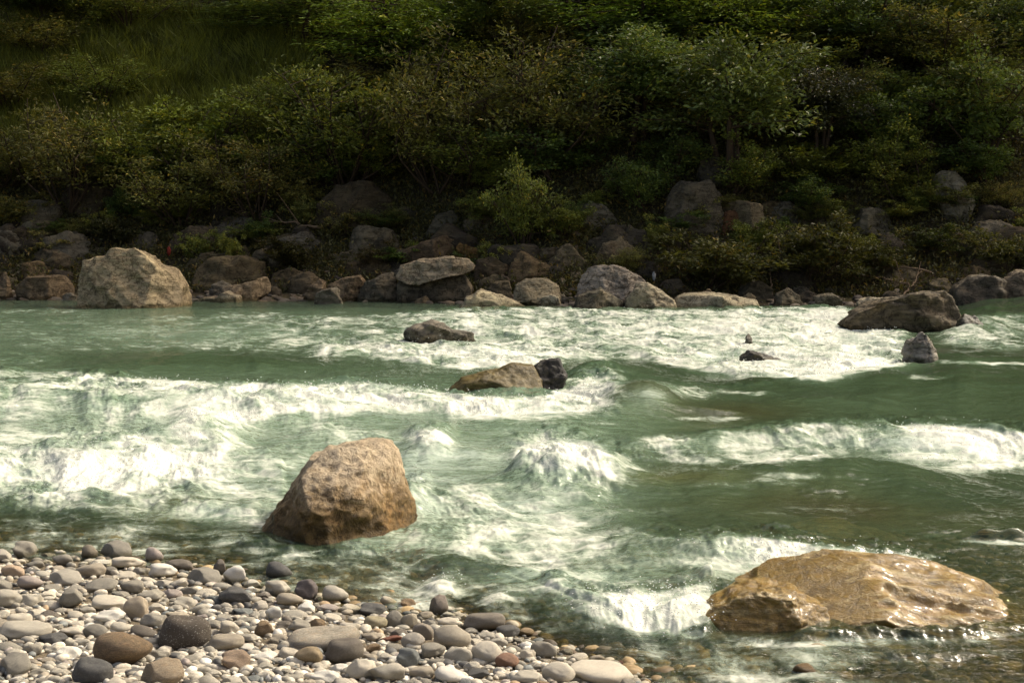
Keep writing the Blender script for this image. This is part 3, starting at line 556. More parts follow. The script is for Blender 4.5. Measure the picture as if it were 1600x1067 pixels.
BANK = [
    ([(30, 440), (38, 412), (60, 408), (84, 418), (96, 440)], brown, 'rounded brown rock behind the flat slab at left'),
    ([(14, 350), (22, 325), (50, 314), (76, 316), (98, 325), (100, 352), (60, 360)], (0.16, 0.14, 0.11), 'grey oblong boulder high on the left bank'),
    ([(26, 378), (34, 350), (48, 344), (62, 360), (70, 380)], grey, 'grey pointed rock below the oblong boulder at left'),
    ([(-8, 346), (0, 330), (14, 330), (20, 346)], red, 'reddish stone at the left edge of the picture'),
    ([(96, 324), (108, 298), (150, 285), (200, 298), (210, 326)], (0.10, 0.08, 0.055), 'wide dark brown rock above the big pale boulder'),
    ([(40, 420), (50, 395), (85, 388), (112, 400), (118, 424)], shade, 'dark rock between the left slab and the big pale boulder'),
    ([(260, 398), (272, 366), (300, 352), (340, 352), (350, 376), (340, 400)], shade, 'dark squarish rock above the red scrap'),
    ([(302, 456), (308, 420), (325, 405), (380, 400), (414, 410), (422, 440), (410, 460)], (0.17, 0.135, 0.085), 'big brown block right of the pale boulder'),
    ([(282, 420), (300, 404), (350, 394), (384, 384), (404, 392), (400, 412), (330, 424)], (0.11, 0.095, 0.06), 'dark slab on top of the big brown block'),
    ([(484, 358), (500, 312), (530, 291), (580, 285), (606, 305), (628, 345), (624, 368), (550, 366)], (0.095, 0.076, 0.052), 'huge sloping dark rock in the middle of the bank'),
    ([(545, 394), (552, 354), (575, 351), (612, 361), (622, 376), (616, 396)], (0.17, 0.15, 0.115), 'grey layered block below the huge sloping rock'),
    ([(618, 420), (632, 392), (660, 378), (695, 369), (712, 376), (716, 410), (660, 424)], (0.15, 0.11, 0.075), 'brown sloping rock behind the overhanging slab'),
    ([(700, 406), (714, 383), (726, 373), (742, 377), (750, 392), (748, 408)], (0.20, 0.125, 0.05), 'rounded orange brown rock above the overhanging slab'),
    ([(664, 358), (680, 335), (705, 329), (720, 345), (720, 362)], (0.13, 0.12, 0.095), 'grey rock above the brown sloping rock'),
    ([(738, 446), (744, 406), (770, 400), (796, 414), (802, 446)], (0.12, 0.09, 0.06), 'dark rock right of the overhanging slab'),
    ([(752, 464), (774, 440), (796, 438), (802, 470), (776, 474)], (0.15, 0.125, 0.09), 'grey stone behind the pale wedge rock'),
    ([(790, 438), (800, 398), (816, 392), (842, 407), (872, 417), (880, 436)], (0.19, 0.14, 0.085), 'brown tilted slab above the pale lumpy rock'),
    ([(926, 418), (934, 390), (955, 377), (970, 380), (978, 402), (972, 420)], (0.15, 0.12, 0.085), 'rounded brown boulder above the sunlit centre slab'),
    ([(934, 384), (944, 359), (954, 362), (966, 382)], red, 'small reddish pointed rock on the rounded brown boulder'),
    ([(906, 352), (906, 321), (918, 311), (946, 322), (966, 342), (962, 358)], (0.17, 0.155, 0.13), 'pale grey wedge stone leaning in the dark bank'),
    ([(1034, 362), (1044, 312), (1064, 288), (1108, 284), (1126, 310), (1130, 350), (1116, 370)], (0.13, 0.115, 0.095), 'tall dark boulder behind the riverside bushes'),
    ([(1122, 356), (1130, 332), (1150, 329), (1160, 345), (1156, 360)], red, 'reddish rock at the foot of the tall dark boulder'),
    ([(1022, 462), (1034, 440), (1060, 434), (1078, 452), (1080, 464)], shade, 'dark stone behind the long low ledge'),
    ([(864, 446), (876, 434), (886, 438), (892, 448)], (0.25, 0.2, 0.14), 'small tan stone behind the whitish rock'),
    ([(824, 410), (844, 388), (900, 384), (914, 410)], shade, 'dark low rock left of the rounded brown boulder'),
    ([(1460, 312), (1457, 276), (1474, 267), (1492, 270), (1511, 292), (1520, 312), (1508, 336), (1484, 340)], (0.26, 0.24, 0.20), 'tall grey block standing on the right slope'),
    ([(1498, 440), (1507, 418), (1530, 414), (1543, 423), (1548, 440)], (0.22, 0.16, 0.10), 'rounded tan rock above the dark cascade rock'),
    ([(1486, 402), (1500, 378), (1530, 373), (1552, 378), (1556, 402)], (0.16, 0.145, 0.12), 'grey slab on the right bank below the pale grey rock'),
    ([(1500, 382), (1530, 348), (1560, 344), (1588, 362), (1590, 384)], (0.19, 0.17, 0.14), 'broad pale grey rock near the right edge'),
    ([(1330, 362), (1344, 327), (1375, 324), (1391, 335), (1399, 372), (1360, 376)], (0.14, 0.13, 0.105), 'grey rock among shrubs left of the tall grey block'),
    ([(1170, 344), (1180, 322), (1205, 315), (1229, 321), (1238, 344)], (0.14, 0.11, 0.065), 'flat brown rock above the olive riverside bush'),
    ([(1370, 442), (1380, 420), (1420, 416), (1440, 428), (1444, 444)], (0.20, 0.165, 0.12), 'tan rock under the bare fallen branch'),
    ([(440, 190), (446, 160), (462, 153), (478, 165), (480, 192)], (0.13, 0.12, 0.10), 'small grey outcrop high in the grass'),
    ([(1430, 190), (1445, 150), (1480, 138), (1506, 160), (1500, 200)], (0.07, 0.06, 0.05), 'dark outcrop high on the right slope'),
    ([(-6, 190), (0, 162), (24, 160), (38, 190)], (0.10, 0.09, 0.07), 'grey outcrop high at the left edge'),
    ([(1085, 285), (1092, 252), (1118, 244), (1138, 262), (1140, 290)], (0.10, 0.09, 0.075), 'dark grey rock above the tall dark boulder'),
    ([(420, 452), (428, 428), (455, 420), (480, 430), (486, 456)], (0.10, 0.08, 0.05), 'dark brown rock above the calm water'),
    ([(530, 440), (545, 410), (580, 402), (612, 412), (618, 432)], (0.12, 0.09, 0.055), 'brown mossy rock above the angular grey rock'),
    ([(405, 400), (420, 372), (450, 365), (470, 385), (474, 404)], (0.07, 0.06, 0.04), 'dim rock under the fallen brown branch'),
    ([(1150, 470), (1158, 446), (1185, 438), (1205, 452), (1210, 472)], (0.09, 0.08, 0.06), 'dim rock behind the right end of the long ledge'),
    ([(1445, 460), (1452, 440), (1478, 436), (1492, 450), (1494, 464)], (0.2, 0.17, 0.12), 'tan stone between flat topped rock and dark cascade rock'),
]
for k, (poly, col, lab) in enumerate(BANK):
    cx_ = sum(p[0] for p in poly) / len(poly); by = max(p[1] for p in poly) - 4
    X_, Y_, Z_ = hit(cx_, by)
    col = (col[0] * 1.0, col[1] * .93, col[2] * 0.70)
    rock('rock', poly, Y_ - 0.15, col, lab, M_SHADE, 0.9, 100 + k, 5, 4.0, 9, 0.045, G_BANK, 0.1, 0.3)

# ------------------------------------------------------------------ tubes (stems, branches)
def tubes(paths, nseg=5):
    VV, FF = [], []; n0 = 0
    for P, r in paths:
        P = np.asarray(P, float); r = np.asarray(r, float); T = np.gradient(P, axis=0); T /= np.linalg.norm(T, axis=1)[:, None] + 1e-9
        A = np.cross(T, [0.3, 0.9, 0.1]); A /= np.linalg.norm(A, axis=1)[:, None] + 1e-9; B = np.cross(T, A)
        a = np.arange(nseg) * 2 * math.pi / nseg
        ring = P[:, None] + r[:, None, None] * (np.cos(a)[None, :, None] * A[:, None] + np.sin(a)[None, :, None] * B[:, None])
        VV.append(ring.reshape(-1, 3)); m = len(P); i = np.arange(m - 1)[:, None] * nseg; j = np.arange(nseg)[None]; jn = (j + 1) % nseg
        FF.append(np.stack([i + j, i + jn, i + nseg + jn, i + nseg + j], -1).reshape(-1, 4) + n0); n0 += m * nseg
    return np.concatenate(VV), np.concatenate(FF)
def leaves(C, N, size, asp, r_, droop=0.0):
    """bent two-quad leaves at C heading N"""
    n = len(C); N = N / (np.linalg.norm(N, axis=1)[:, None] + 1e-9); N[:, 2] -= droop; N /= np.linalg.norm(N, axis=1)[:, None] + 1e-9
    S = np.cross(N, r_.normal(size=(n, 3)) + np.array([0, 0, 1.5])); S /= np.linalg.norm(S, axis=1)[:, None] + 1e-9; U = np.cross(S, N)
    L = size * r_.uniform(0.6, 1.35, n)[:, None]; W = L * asp
    a = C; b = C + N * L * 0.5 + S * W * 0.5 + U * L * 0.08; c = C + N * L - U * L * 0.05; d = C + N * L * 0.5 - S * W * 0.5 + U * L * 0.08
    V = np.stack([a, b, c, d], 1).reshape(-1, 3); F = np.arange(n * 4).reshape(n, 4)
    return V, F, np.repeat(r_.uniform(0, 1, n), 4)
def plant_proto(seed, kind):
    """unit plant: about 1 high and 1 wide; returns stems (V,F) and foliage (V,F,rnd)"""
    r_ = np.random.default_rng(seed); paths = []; tips = []; tn = []
    nst = {'bush': 9, 'twiggy': 16, 'tree': 3, 'tier': 4, 'low': 14}[kind]
    spread = {'bush': 0.42, 'twiggy': 0.36, 'tree': 0.16, 'tier': 0.2, 'low': 0.5}[kind]
    for s in range(nst):
        a = r_.uniform(0, 2 * math.pi); q = spread * math.sqrt(r_.uniform(0.02, 1)); H = r_.uniform(0.55, 1.0) * (1 - 0.35 * (q / spread) ** 2)
        if kind in ('tree', 'tier'): H = r_.uniform(.8, 1)
        t = np.linspace(0, 1, 7); bend = r_.normal(0, 0.05, 2)
        P = np.stack([q * math.cos(a) * t ** 1.2 + bend[0] * np.sin(t * 3) + .05 * math.cos(a), q * math.sin(a) * t ** 1.2 + bend[1] * np.sin(t * 3.4) + .05 * math.sin(a), H * t], 1)
        r0 = {'bush': .012, 'twiggy': .009, 'tree': .022, 'tier': .02, 'low': .007}[kind]
        paths.append((P, r0 * (1 - 0.75 * t)))
        nb = {'bush': 8, 'twiggy': 8, 'tree': 16, 'tier': 16, 'low': 6}[kind]
        for b in range(nb):
            tb = r_.uniform(0.28 if kind not in ('tree', 'tier') else .42, 1.0); base = np.array([np.interp(tb, t, P[:, k]) for k in range(3)])
            ab = r_.uniform(0, 2 * math.pi); L = r_.uniform(0.12, 0.30) * (1.25 - .5 * tb) * (1.5 if kind in ('tree', 'tier') else 1)
            up = r_.uniform(0.1, 0.9) if kind != 'tier' else r_.uniform(-.1, .25)
            dv = np.array([math.cos(ab), math.sin(ab), up]); dv /= np.linalg.norm(dv); tt = np.linspace(0, 1, 4)
            Q = base + dv * L * tt[:, None] + np.array([0, 0, -0.06 * L if kind != 'tier' else -.25 * L]) * (tt ** 2)[:, None]
            paths.append((Q, r0 * 0.4 * (1 - 0.7 * tt)))
            m = {'bush': 3, 'twiggy': 3, 'tree': 5, 'tier': 5, 'low': 3}[kind]
            for _ in range(m):
                f = r_.uniform(0.3, 1.05); tips.append(base + (Q[-1] - base) * f + r_.normal(0, 0.022, 3)); tn.append(dv)
    tips = np.array(tips); tn = np.array(tn)
    per = {'bush': 28, 'twiggy': 16, 'tree': 46, 'tier': 24, 'low': 20}[kind]; sp = {'bush': .034, 'twiggy': .034, 'tree': .045, 'tier': .05, 'low': .03}[kind]
    k = np.repeat(np.arange(len(tips)), per); off = r_.normal(0, 1, (len(k), 3)) * sp * (np.array([1.5, 1.5, .28]) if kind == 'tier' else np.array([1, 1, .8]))
    C = tips[k] + off; N = tn[k] + r_.normal(0, 0.8, (len(k), 3)) + off / sp * 0.3
    size = {'bush': .036, 'twiggy': .032, 'tree': .033, 'tier': .033, 'low': .05}[kind]; asp = {'bush': .5, 'twiggy': .36, 'tree': .42, 'tier': .4, 'low': .42}[kind]
    V, F, rnd = leaves(C, N, size, asp, r_, 0.2 if kind in ('tree', 'tier') else 0.0)
    cl = np.random.default_rng(seed + 5).uniform(-.22, .22, len(tips))[k]           # lighter and darker sprigs
    rnd = np.clip(rnd * .8 + .1 + np.repeat(cl, 4), 0, 1)
    return tubes(paths, 5), (V, F, rnd)
PROTO = {}
def make_protos():
    for kind, n in (('bush', 3), ('twiggy', 3), ('tree', 2), ('tier', 2), ('low', 3)):
        for i in range(n):
            (sv, sf), (lv, lf, rn) = plant_proto(200 + 10 * len(PROTO) + i, kind)
            a = link_mesh('stems' if kind not in ('tree', 'tier') else 'trunk', sv, sf, M_BARK)
            b = link_mesh('foliage' if kind not in ('tree', 'tier') else 'crown', lv, lf, M_GLOSSY if kind == 'tree' else M_LEAF, smooth=False, attrs={'rnd': rn})
            PROTO[(kind, i)] = (a, b)
make_protos()
_pcount = {}
def plant(px, pyb, wpx, hpx, kind, col, label, group, name=None):
    X, Y, Z = hit(px, pyb); s = Y / FPX; Wm, Hm = wpx * s, hpx * s
    n = sum(1 for k in PROTO if k[0] == kind); i = _pcount.get(kind, 0); _pcount[kind] = i + 1
    a, b = PROTO[(kind, i % n)]
    root = empty(name or {'tree': 'tree', 'tier': 'tree'}.get(kind, 'shrub'), (X, Y, Z - 0.05))
    root.rotation_euler = (0, 0, random.uniform(0, 6.28)); sc = 1.0 / {'bush': .95, 'twiggy': .85, 'tree': .75, 'tier': .85, 'low': 1.05}[kind]
    root.scale = (Wm * sc, Wm * sc, Hm)
    tag(root, label, 'tree' if kind in ('tree', 'tier') else 'shrub', group)
    for src in (a, b):
        c = src.copy(); COL.objects.link(c); c.parent = root
        if src is b: v = random.uniform(.85, 1.2); c.color = (col[0] * v * random.uniform(.93, 1.07), col[1] * v, col[2] * v, 1)
    return root
OL = (0.193, 0.215, 0.050); YG = (0.253, 0.275, 0.055); DG = (0.116, 0.160, 0.044); BR = (0.187, 0.182, 0.057); GL = (0.143, 0.187, 0.055); BG = (0.209, 0.286, 0.044); RB = (0.085, 0.088, 0.026)
PLANTS = [
    (110, 330, 230, 200, 'twiggy', BR, 'brownish twiggy shrub above the dark rocks at left'),
    (215, 300, 200, 160, 'bush', OL, 'olive shrub above the wide dark brown rock'),
    (320, 270, 230, 160, 'bush', YG, 'yellow green shrub with bright leaf tips on the left slope'),
    (405, 250, 110, 150, 'twiggy', YG, 'slim pale tipped shrub below the small grey outcrop'),
    (280, 350, 200, 130, 'twiggy', BR, 'sparse brown shrub above the dark squarish rock'),
    (300, 335, 90, 50, 'low', YG, 'small yellow green bush above the big pale boulder'),
    (400, 345, 170, 150, 'twiggy', BR, 'brown twiggy shrub left of the huge sloping rock'),
    (500, 190, 150, 110, 'bush', YG, 'shrub with a bright yellow green top, upper centre left'),
    (540, 290, 260, 220, 'twiggy', OL, 'broad olive shrub above the huge sloping rock'),
    (680, 300, 230, 260, 'twiggy', BR, 'tall brown many stemmed shrub in the bank centre'),
    (640, 140, 240, 150, 'tier', BG, 'fresh green tree behind the tall brown shrub, top of picture'),
    (850, 260, 260, 240, 'twiggy', BR, 'tall dull shrub with pale flecks right of the tallest brown one'),
    (820, 390, 120, 160, 'bush', OL, 'upright light green shrub at the rocks, bank centre'),
    (775, 300, 130, 70, 'bush', OL, 'low green shrub above the upright light green shrub'),
    (990, 220, 220, 170, 'tree', GL, 'glossy dark green shrub tree left of the silvery leaved tree'),
    (1140, 290, 240, 230, 'tree', GL, 'silvery leaved tree catching light, right of centre'),
    (1275, 260, 150, 150, 'tree', (0.06, 0.07, 0.03), 'smaller glossy tree right of the silvery leaved tree'),
    (1190, 110, 260, 150, 'tier', BG, 'bright green tiered tree at the top right'),
    (960, 90, 260, 130, 'tier', BG, 'green tiered tree at the top centre right'),
    (1105, 452, 210, 110, 'low', RB, 'olive riverside bush above the long low ledge'),
    (1255, 450, 200, 135, 'low', RB, 'taller olive riverside bush right of its neighbour'),
    (1375, 425, 130, 75, 'low', RB, 'smaller olive bush above the flat topped rock'),
    (1572, 425, 130, 80, 'low', RB, 'olive bush at the right edge by the shore'),
    (1410, 320, 140, 90, 'bush', OL, 'olive shrub left of the tall grey block'),
    (1540, 250, 220, 190, 'bush', DG, 'dark green dense shrub above the tall grey block'),
    (1400, 250, 180, 130, 'bush', DG, 'dark shrub on the slope below the dark outcrop'),
    (1470, 130, 240, 150, 'twiggy', BR, 'brownish shrub at the dark outcrop, upper right'),
    (1580, 120, 200, 150, 'tier', DG, 'dark tiered tree in the top right corner'),
    (1330, 120, 200, 140, 'tree', DG, 'dark tree between the two tiered trees, upper right'),
    (60, 40, 200, 70, 'tree', DG, 'dark tree in the top left corner'),
    (470, 70, 260, 90, 'tier', DG, 'dark tiered tree at the top left of centre'),
    (160, 60, 140, 80, 'bush', OL, 'pale tipped bush at the top of the left grass slope'),
    (800, 90, 220, 110, 'tree', DG, 'dark tree at the top centre'),
    (1250, 330, 130, 70, 'bush', DG, 'dark low shrub above the flat brown rock'),
    (1010, 330, 140, 110, 'bush', DG, 'dark shrub left of the tall dark boulder'),
    (880, 370, 110, 70, 'bush', OL, 'olive shrub left of the pale grey wedge stone'),
    (460, 420, 120, 60, 'low', (0.05, 0.05, 0.015), 'low dim bush above the calm water edge'),
    (590, 420, 80, 50, 'low', (0.075, 0.06, 0.025), 'brownish low bush on the mossy rock'),
    (170, 385, 110, 60, 'low', (0.05, 0.055, 0.018), 'low dark bush directly behind the big pale boulder'),
    (1450, 400, 120, 60, 'low', (0.06, 0.075, 0.02), 'low green bush left of the grey slab'),
    (760, 350, 90, 60, 'bush', OL, 'small olive shrub above the orange brown rock'),
    (20, 290, 140, 110, 'twiggy', BR, 'brown shrub at the left edge above the oblong boulder'),
    (960, 440, 70, 40, 'low', (0.06, 0.06, 0.02), 'tiny bush in the gap behind the sunlit centre slab'),
    (1180, 395, 90, 70, 'bush', OL, 'olive shrub between tall dark boulder and taller riverside bush'),
    (1320, 200, 120, 110, 'twiggy', BR, 'sparse brown shrub above the smaller glossy tree'),
]
for px, pyb, wp, hp, kind, col, lab in PLANTS:
    plant(px, pyb, wp, hp, kind, col, lab, 'trees on the hillside' if kind in ('tree', 'tier') else 'shrubs on the far bank')
# auto-labelled shrubs that close the slope
LM = [('the wide dark brown rock', 150, 300), ('the huge sloping dark rock', 560, 320), ('the small grey outcrop', 462, 172), ('the tall dark boulder', 1085, 320), ('the tall grey block', 1488, 300), ('the dark outcrop', 1465, 165),
      ('the silvery leaved tree', 1140, 180), ('the fresh green tree', 640, 60), ('the bright tiered tree', 1190, 40), ('the upright light green shrub', 820, 320), ('the grey oblong boulder', 58, 335), ('the pale grey wedge stone', 935, 335)]
def relation(px, py, lms, used, head):
    lm = sorted(lms, key=lambda l: (l[1] - px) ** 2 + (l[2] - py) ** 2)
    for far in ('', 'well '):
        for nm, lx, ly in lm[:5]:
            dx, dy = px - lx, py - ly
            if abs(dx) > 2 * abs(dy): ds = ['right of' if dx > 0 else 'left of']
            elif abs(dy) > 2 * abs(dx): ds = ['above' if dy < 0 else 'below']
            else: ds = [('above' if dy < 0 else 'below') + ' and ' + ('right of' if dx > 0 else 'left of')]
            for d in ds:
                s = f'{head} {far}{d} {nm}'
                if s not in used: used.add(s); return s
    for a in ('another ', 'one more ', 'a further '):
        s = f'{head}, {a}{d} {lm[0][0]}'
        if s not in used: used.add(s); return s
    return s
_used = set()
for row, (pyb, n, hp) in enumerate([(30, 11, 110), (95, 12, 120), (160, 12, 120), (225, 11, 120), (290, 12, 100)]):
    for k in range(n):
        px = (k + 0.5 + random.uniform(-.35, .35)) * 1640 / n - 20; py = pyb + random.uniform(-20, 20)
        if px < 450 and 60 < py < 240 and random.random() < .9: continue          # grass slope
        kind, col, hd = random.choice([('bush', DG, 'dark green bushy shrub'), ('twiggy', BR, 'brownish twiggy shrub'), ('bush', OL, 'olive bushy shrub'), ('twiggy', OL, 'thin olive shrub')])
        plant(px, py, random.uniform(130, 230), hp * random.uniform(.7, 1.1), kind, col, relation(px, py - hp * .5, LM, _used, hd), 'shrubs filling the far slope')
for k in range(44):
    px = (k + random.random()) * 1620 / 44; pyb = random.uniform(320, 430); hh = random.uniform(30, 62)
    if 100 < px < 290 and pyb > 390: continue
    kind, col, hd = random.choice([('low', OL, 'low olive bush'), ('low', BR, 'low brownish bush'), ('twiggy', BR, 'small dry twiggy bush'), ('low', DG, 'low dark bush'), ('bush', OL, 'small olive bush')])
    plant(px, pyb, random.uniform(50, 110), hh, kind, col, relation(px, pyb - hh * .5, LM, _used, hd), 'small bushes among the bank rocks')
for (a, b) in PROTO.values():
    bpy.data.objects.remove(a); bpy.data.objects.remove(b)

def undergrowth():
    r_ = np.random.default_rng(5); n = 360000
    x = r_.uniform(-22, 24, n); t = r_.uniform(2.2, 17, n); y = fshore(x) + t; z = terrain(x, y)
    den = fbm2(x * .5, y * .5, 3, 77) + 0.25 * (t > 4) - 0.2 * (t < 1.5); k = den > r_.uniform(-.75, .15, n); x, y, z = x[k], y[k], z[k]; n = len(x)
    k = (np.where(t[k] < 5, .75, 1.) > r_.uniform(0, 1, n)); x, y, z = x[k], y[k], z[k]; n = len(x)
    C = np.stack([x, y, z + r_.exponential(.12, n)], 1); N = r_.normal(0, 1, (n, 3)) + np.array([0, -.3, .7])
    V, F, rn = leaves(C, N, .13, .42, r_)
    o = link_mesh('undergrowth', V, F, M_LEAF, smooth=False, attrs={'rnd': rn}); o.color = (.10, .092, .034, 1)
    tag(o, 'low leafy ground cover between the rocks and shrubs of the far bank', 'undergrowth', kind='stuff')
    # grass slope, upper left
    nt_, per_ = 2600, 24; n = nt_ * per_; cpx = np.clip(r_.uniform(-80, 480, nt_), -90, 480); cpy = r_.uniform(35, 240, nt_)
    px = np.repeat(cpx, per_) + r_.normal(0, 5, n); py = np.repeat(cpy, per_) + r_.normal(0, 1.5, n)
    dx, dy, dz = ray(px, py); Y = np.full(n, 48.0)
    for _ in range(25):
        zt = terrain(dx * Y / dy, Y); zr = CAMH + dz * Y / dy; Y = Y + (zr - zt) * 0.55
    x = dx * Y / dy; z = terrain(x, Y); h = r_.uniform(.35, 1.0, n) * np.repeat(r_.uniform(.5, 1.1, nt_), per_); C = np.stack([x, Y, z], 1)
    lean = np.stack([r_.normal(0, .45, n) + np.repeat(r_.normal(0, .25, nt_), per_), r_.normal(-.15, .3, n), np.ones(n)], 1); W = np.stack([np.ones(n), r_.normal(0, .5, n), np.zeros(n)], 1) * .034
    V = np.stack([C - W, C + W, C + lean * h[:, None]], 1).reshape(-1, 3); F = np.arange(n * 3).reshape(n, 3)
    tuft = n2(x * .9, Y * .9, 31); rn = np.clip(.42 + tuft * .6 + np.repeat(r_.normal(0, .34, nt_), per_) + r_.normal(0, .12, n), 0, .92)
    o = link_mesh('grass', V, F, M_LEAF, smooth=False, attrs={'rnd': np.repeat(rn, 3)}); o.color = (.19, .20, .04, 1)
    tag(o, 'long green grass covering the upper left slope', 'grass', kind='stuff')
undergrowth()

# driftwood and bare branches
def branch(pts, rad, label, name='branch', twigs=0, mat=M_DEAD, seed=0):
    r_ = random.Random(seed); P = []
    for px, py, dY in pts:
        X, Y, Z = hit(px, py); Y += dY; X, Z = at(px, py, Y); P.append((X, Y, Z))
    P = np.array(P); c = P[0].copy(); t = np.linspace(0, 1, len(P)); T = np.linspace(0, 1, 14)
    Q = np.stack([np.interp(T, t, P[:, k]) for k in range(3)], 1) - c; L = np.linalg.norm(Q[-1]); Q += np.array([[r_.gauss(0, .012 * L) for _ in range(3)] for _ in T]); paths = [(Q, rad * (1 - .7 * T))]
    for k in range(twigs):
        i = r_.randrange(3, 12); d = Q[min(i + 1, 13)] - Q[i]; d = d / np.linalg.norm(d) + np.array([r_.gauss(0, .5), r_.gauss(0, .4), r_.gauss(.2, .5)]); l = L * r_.uniform(.15, .4); tt = np.linspace(0, 1, 5)
        paths.append((Q[i] + d * l * tt[:, None] + np.array([0, 0, -.1 * l]) * (tt ** 2)[:, None], rad * .45 * (1 - .7 * tt)))
    V, F = tubes(paths, 6); o = link_mesh(name, V, F, mat); o.location = c
    return tag(o, label, 'branch', 'bare branches on the far bank')
branch([(500, 356, -.5), (450, 348, -.5), (408, 346, -.5)], .045, 'fallen brown branch left of the grey layered block', twigs=5, seed=1)
branch([(764, 424, -.4), (785, 430, -.5), (806, 440, -.6)], .035, 'short pale stick between the dark rocks, bank centre', seed=2)
branch([(1455, 425, -.5), (1420, 418, -.6), (1380, 416, -.5), (1345, 422, -.4)], .04, 'long pale fallen branch behind the flat topped rock', twigs=6, seed=3)
branch([(1412, 460, -.6), (1428, 440, -.6), (1440, 422, -.5)], .03, 'forked upright stick above the flat topped rock', twigs=4, seed=4)
branch([(1430, 447, -.5), (1390, 437, -.5), (1340, 428, -.4)], .03, 'thin reddish branch lying below the long pale one', twigs=4, seed=5)
branch([(1206, 460, -.4), (1204, 430, -.4), (1202, 400, -.2)], .03, 'bare upright stem left of the taller riverside bush', seed=6)
branch([(400, 376, -.4), (430, 379, -.4), (464, 375, -.4)], .03, 'thin orange branch below the fallen brown branch', seed=7)
branch([(300, 300, -.3), (345, 320, -.3), (395, 345, -.2)], .035, 'long leaning brown branch on the left bank', twigs=5, seed=8)
branch([(1560, 445, -.6), (1530, 440, -.7), (1500, 436, -.7)], .03, 'tangle of pale dry twigs on the dark cascade rock', twigs=12, seed=9)
V, F = ico(3)
X_, Y_, Z_ = hit(264, 400); x_, z_ = at(264, 392, Y_ - .4)
o = link_mesh('red_scrap', V * np.array([.06, .05, .14]) * (1 + .35 * fbm3(V * 2.5, 3, 4))[:, None], F, M_RED); o.location = (x_, Y_ - .4, z_); tag(o, 'small red scrap hanging in the dark gap right of the big pale boulder', 'scrap')
X_, Y_, Z_ = hit(1022, 440); x_, z_ = at(1022, 432, Y_ - .3)
o = link_mesh('stone_chip', V * np.array([.05, .05, .13]) * (1 + .3 * fbm3(V * 2.5, 3, 8))[:, None], F, M_CHIP); o.location = (x_, Y_ - .3, z_); tag(o, 'small bright white pointed chip on the bank above the sunlit sloping rock', 'stone')

# ------------------------------------------------------------------ pebbles
PEBM = []
def pebble_mesh(seed, kind):
    V, F = ico(4); r_ = np.random.default_rng(seed); X = V * np.array([1, r_.uniform(.75, .95), 1.0]); X = np.sign(X) * np.abs(X) ** (.82 if kind == 'angular' else .95)
    nf = {'round': 4, 'angular': 11}[kind]
    for k in range(nf):
        n = r_.normal(size=3); n /= np.linalg.norm(n); d = X @ n; lim = d.max() * r_.uniform(.6, .85); X = X - np.clip(d - lim, 0, None)[:, None] * n * (.85 if kind == 'angular' else .6)
    X = X + V * (fbm3(X * .9 + seed * 5, 2, seed) * .16 + fbm3(X * 4 + seed, 3, seed + 4) * (.03 if kind == 'angular' else .012))[:, None]
    X /= np.abs(X).max(0)[None]
    return X, F
for i in range(16):
    kind = 'round' if i % 2 == 0 else 'angular'; X, F = pebble_mesh(300 + i, kind); PEBM.append((kind, X, F))
_pm = {}
def pebble(px, py, wpx, hpx, col, mat, label, group=None, kind='round', tilt=None, name='pebble', lift=0.0):
    x, y, z = hit(px, py + hpx * 0.30); s = y / FPX
    cand = [i for i, m in enumerate(PEBM) if m[0] == kind]; i = random.choice(cand); key = (i, mat.name)
    if key not in _pm:
        o = link_mesh(name, PEBM[i][1], PEBM[i][2], mat); _pm[key] = o.data
    else:
        o = bpy.data.objects.new(name, _pm[key]); COL.objects.link(o)
    o.name = name
    a = wpx * s / 2; h = max(hpx * s / 2 * 0.92, a * .22); b = a * random.uniform(.62, .85)
    o.scale = (a, b, h); o.location = (x, y + b * .1, max(z, -0.05) + h * 0.62 + lift)
    tl = tilt if tilt is not None else random.uniform(-.18, .18)
    o.rotation_euler = (random.uniform(-.25, .1), tl, random.uniform(-.25, .25)); o.color = (*col, 1)
    tag(o, label, 'stone' if wpx > 40 else 'pebble', group); return o
cG = (.26, .238, .185); cLG = (.40, .365, .285); cC = (.53, .475, .365); cW = (.63, .595, .50); cT = (.33, .285, .21); cD = (.085, .083, .075); cDB = (.14, .12, .092); cO = (.36, .26, .15); cP = (.34, .29, .245); cB = (.16, .17, .155); cR = (.19, .075, .045)
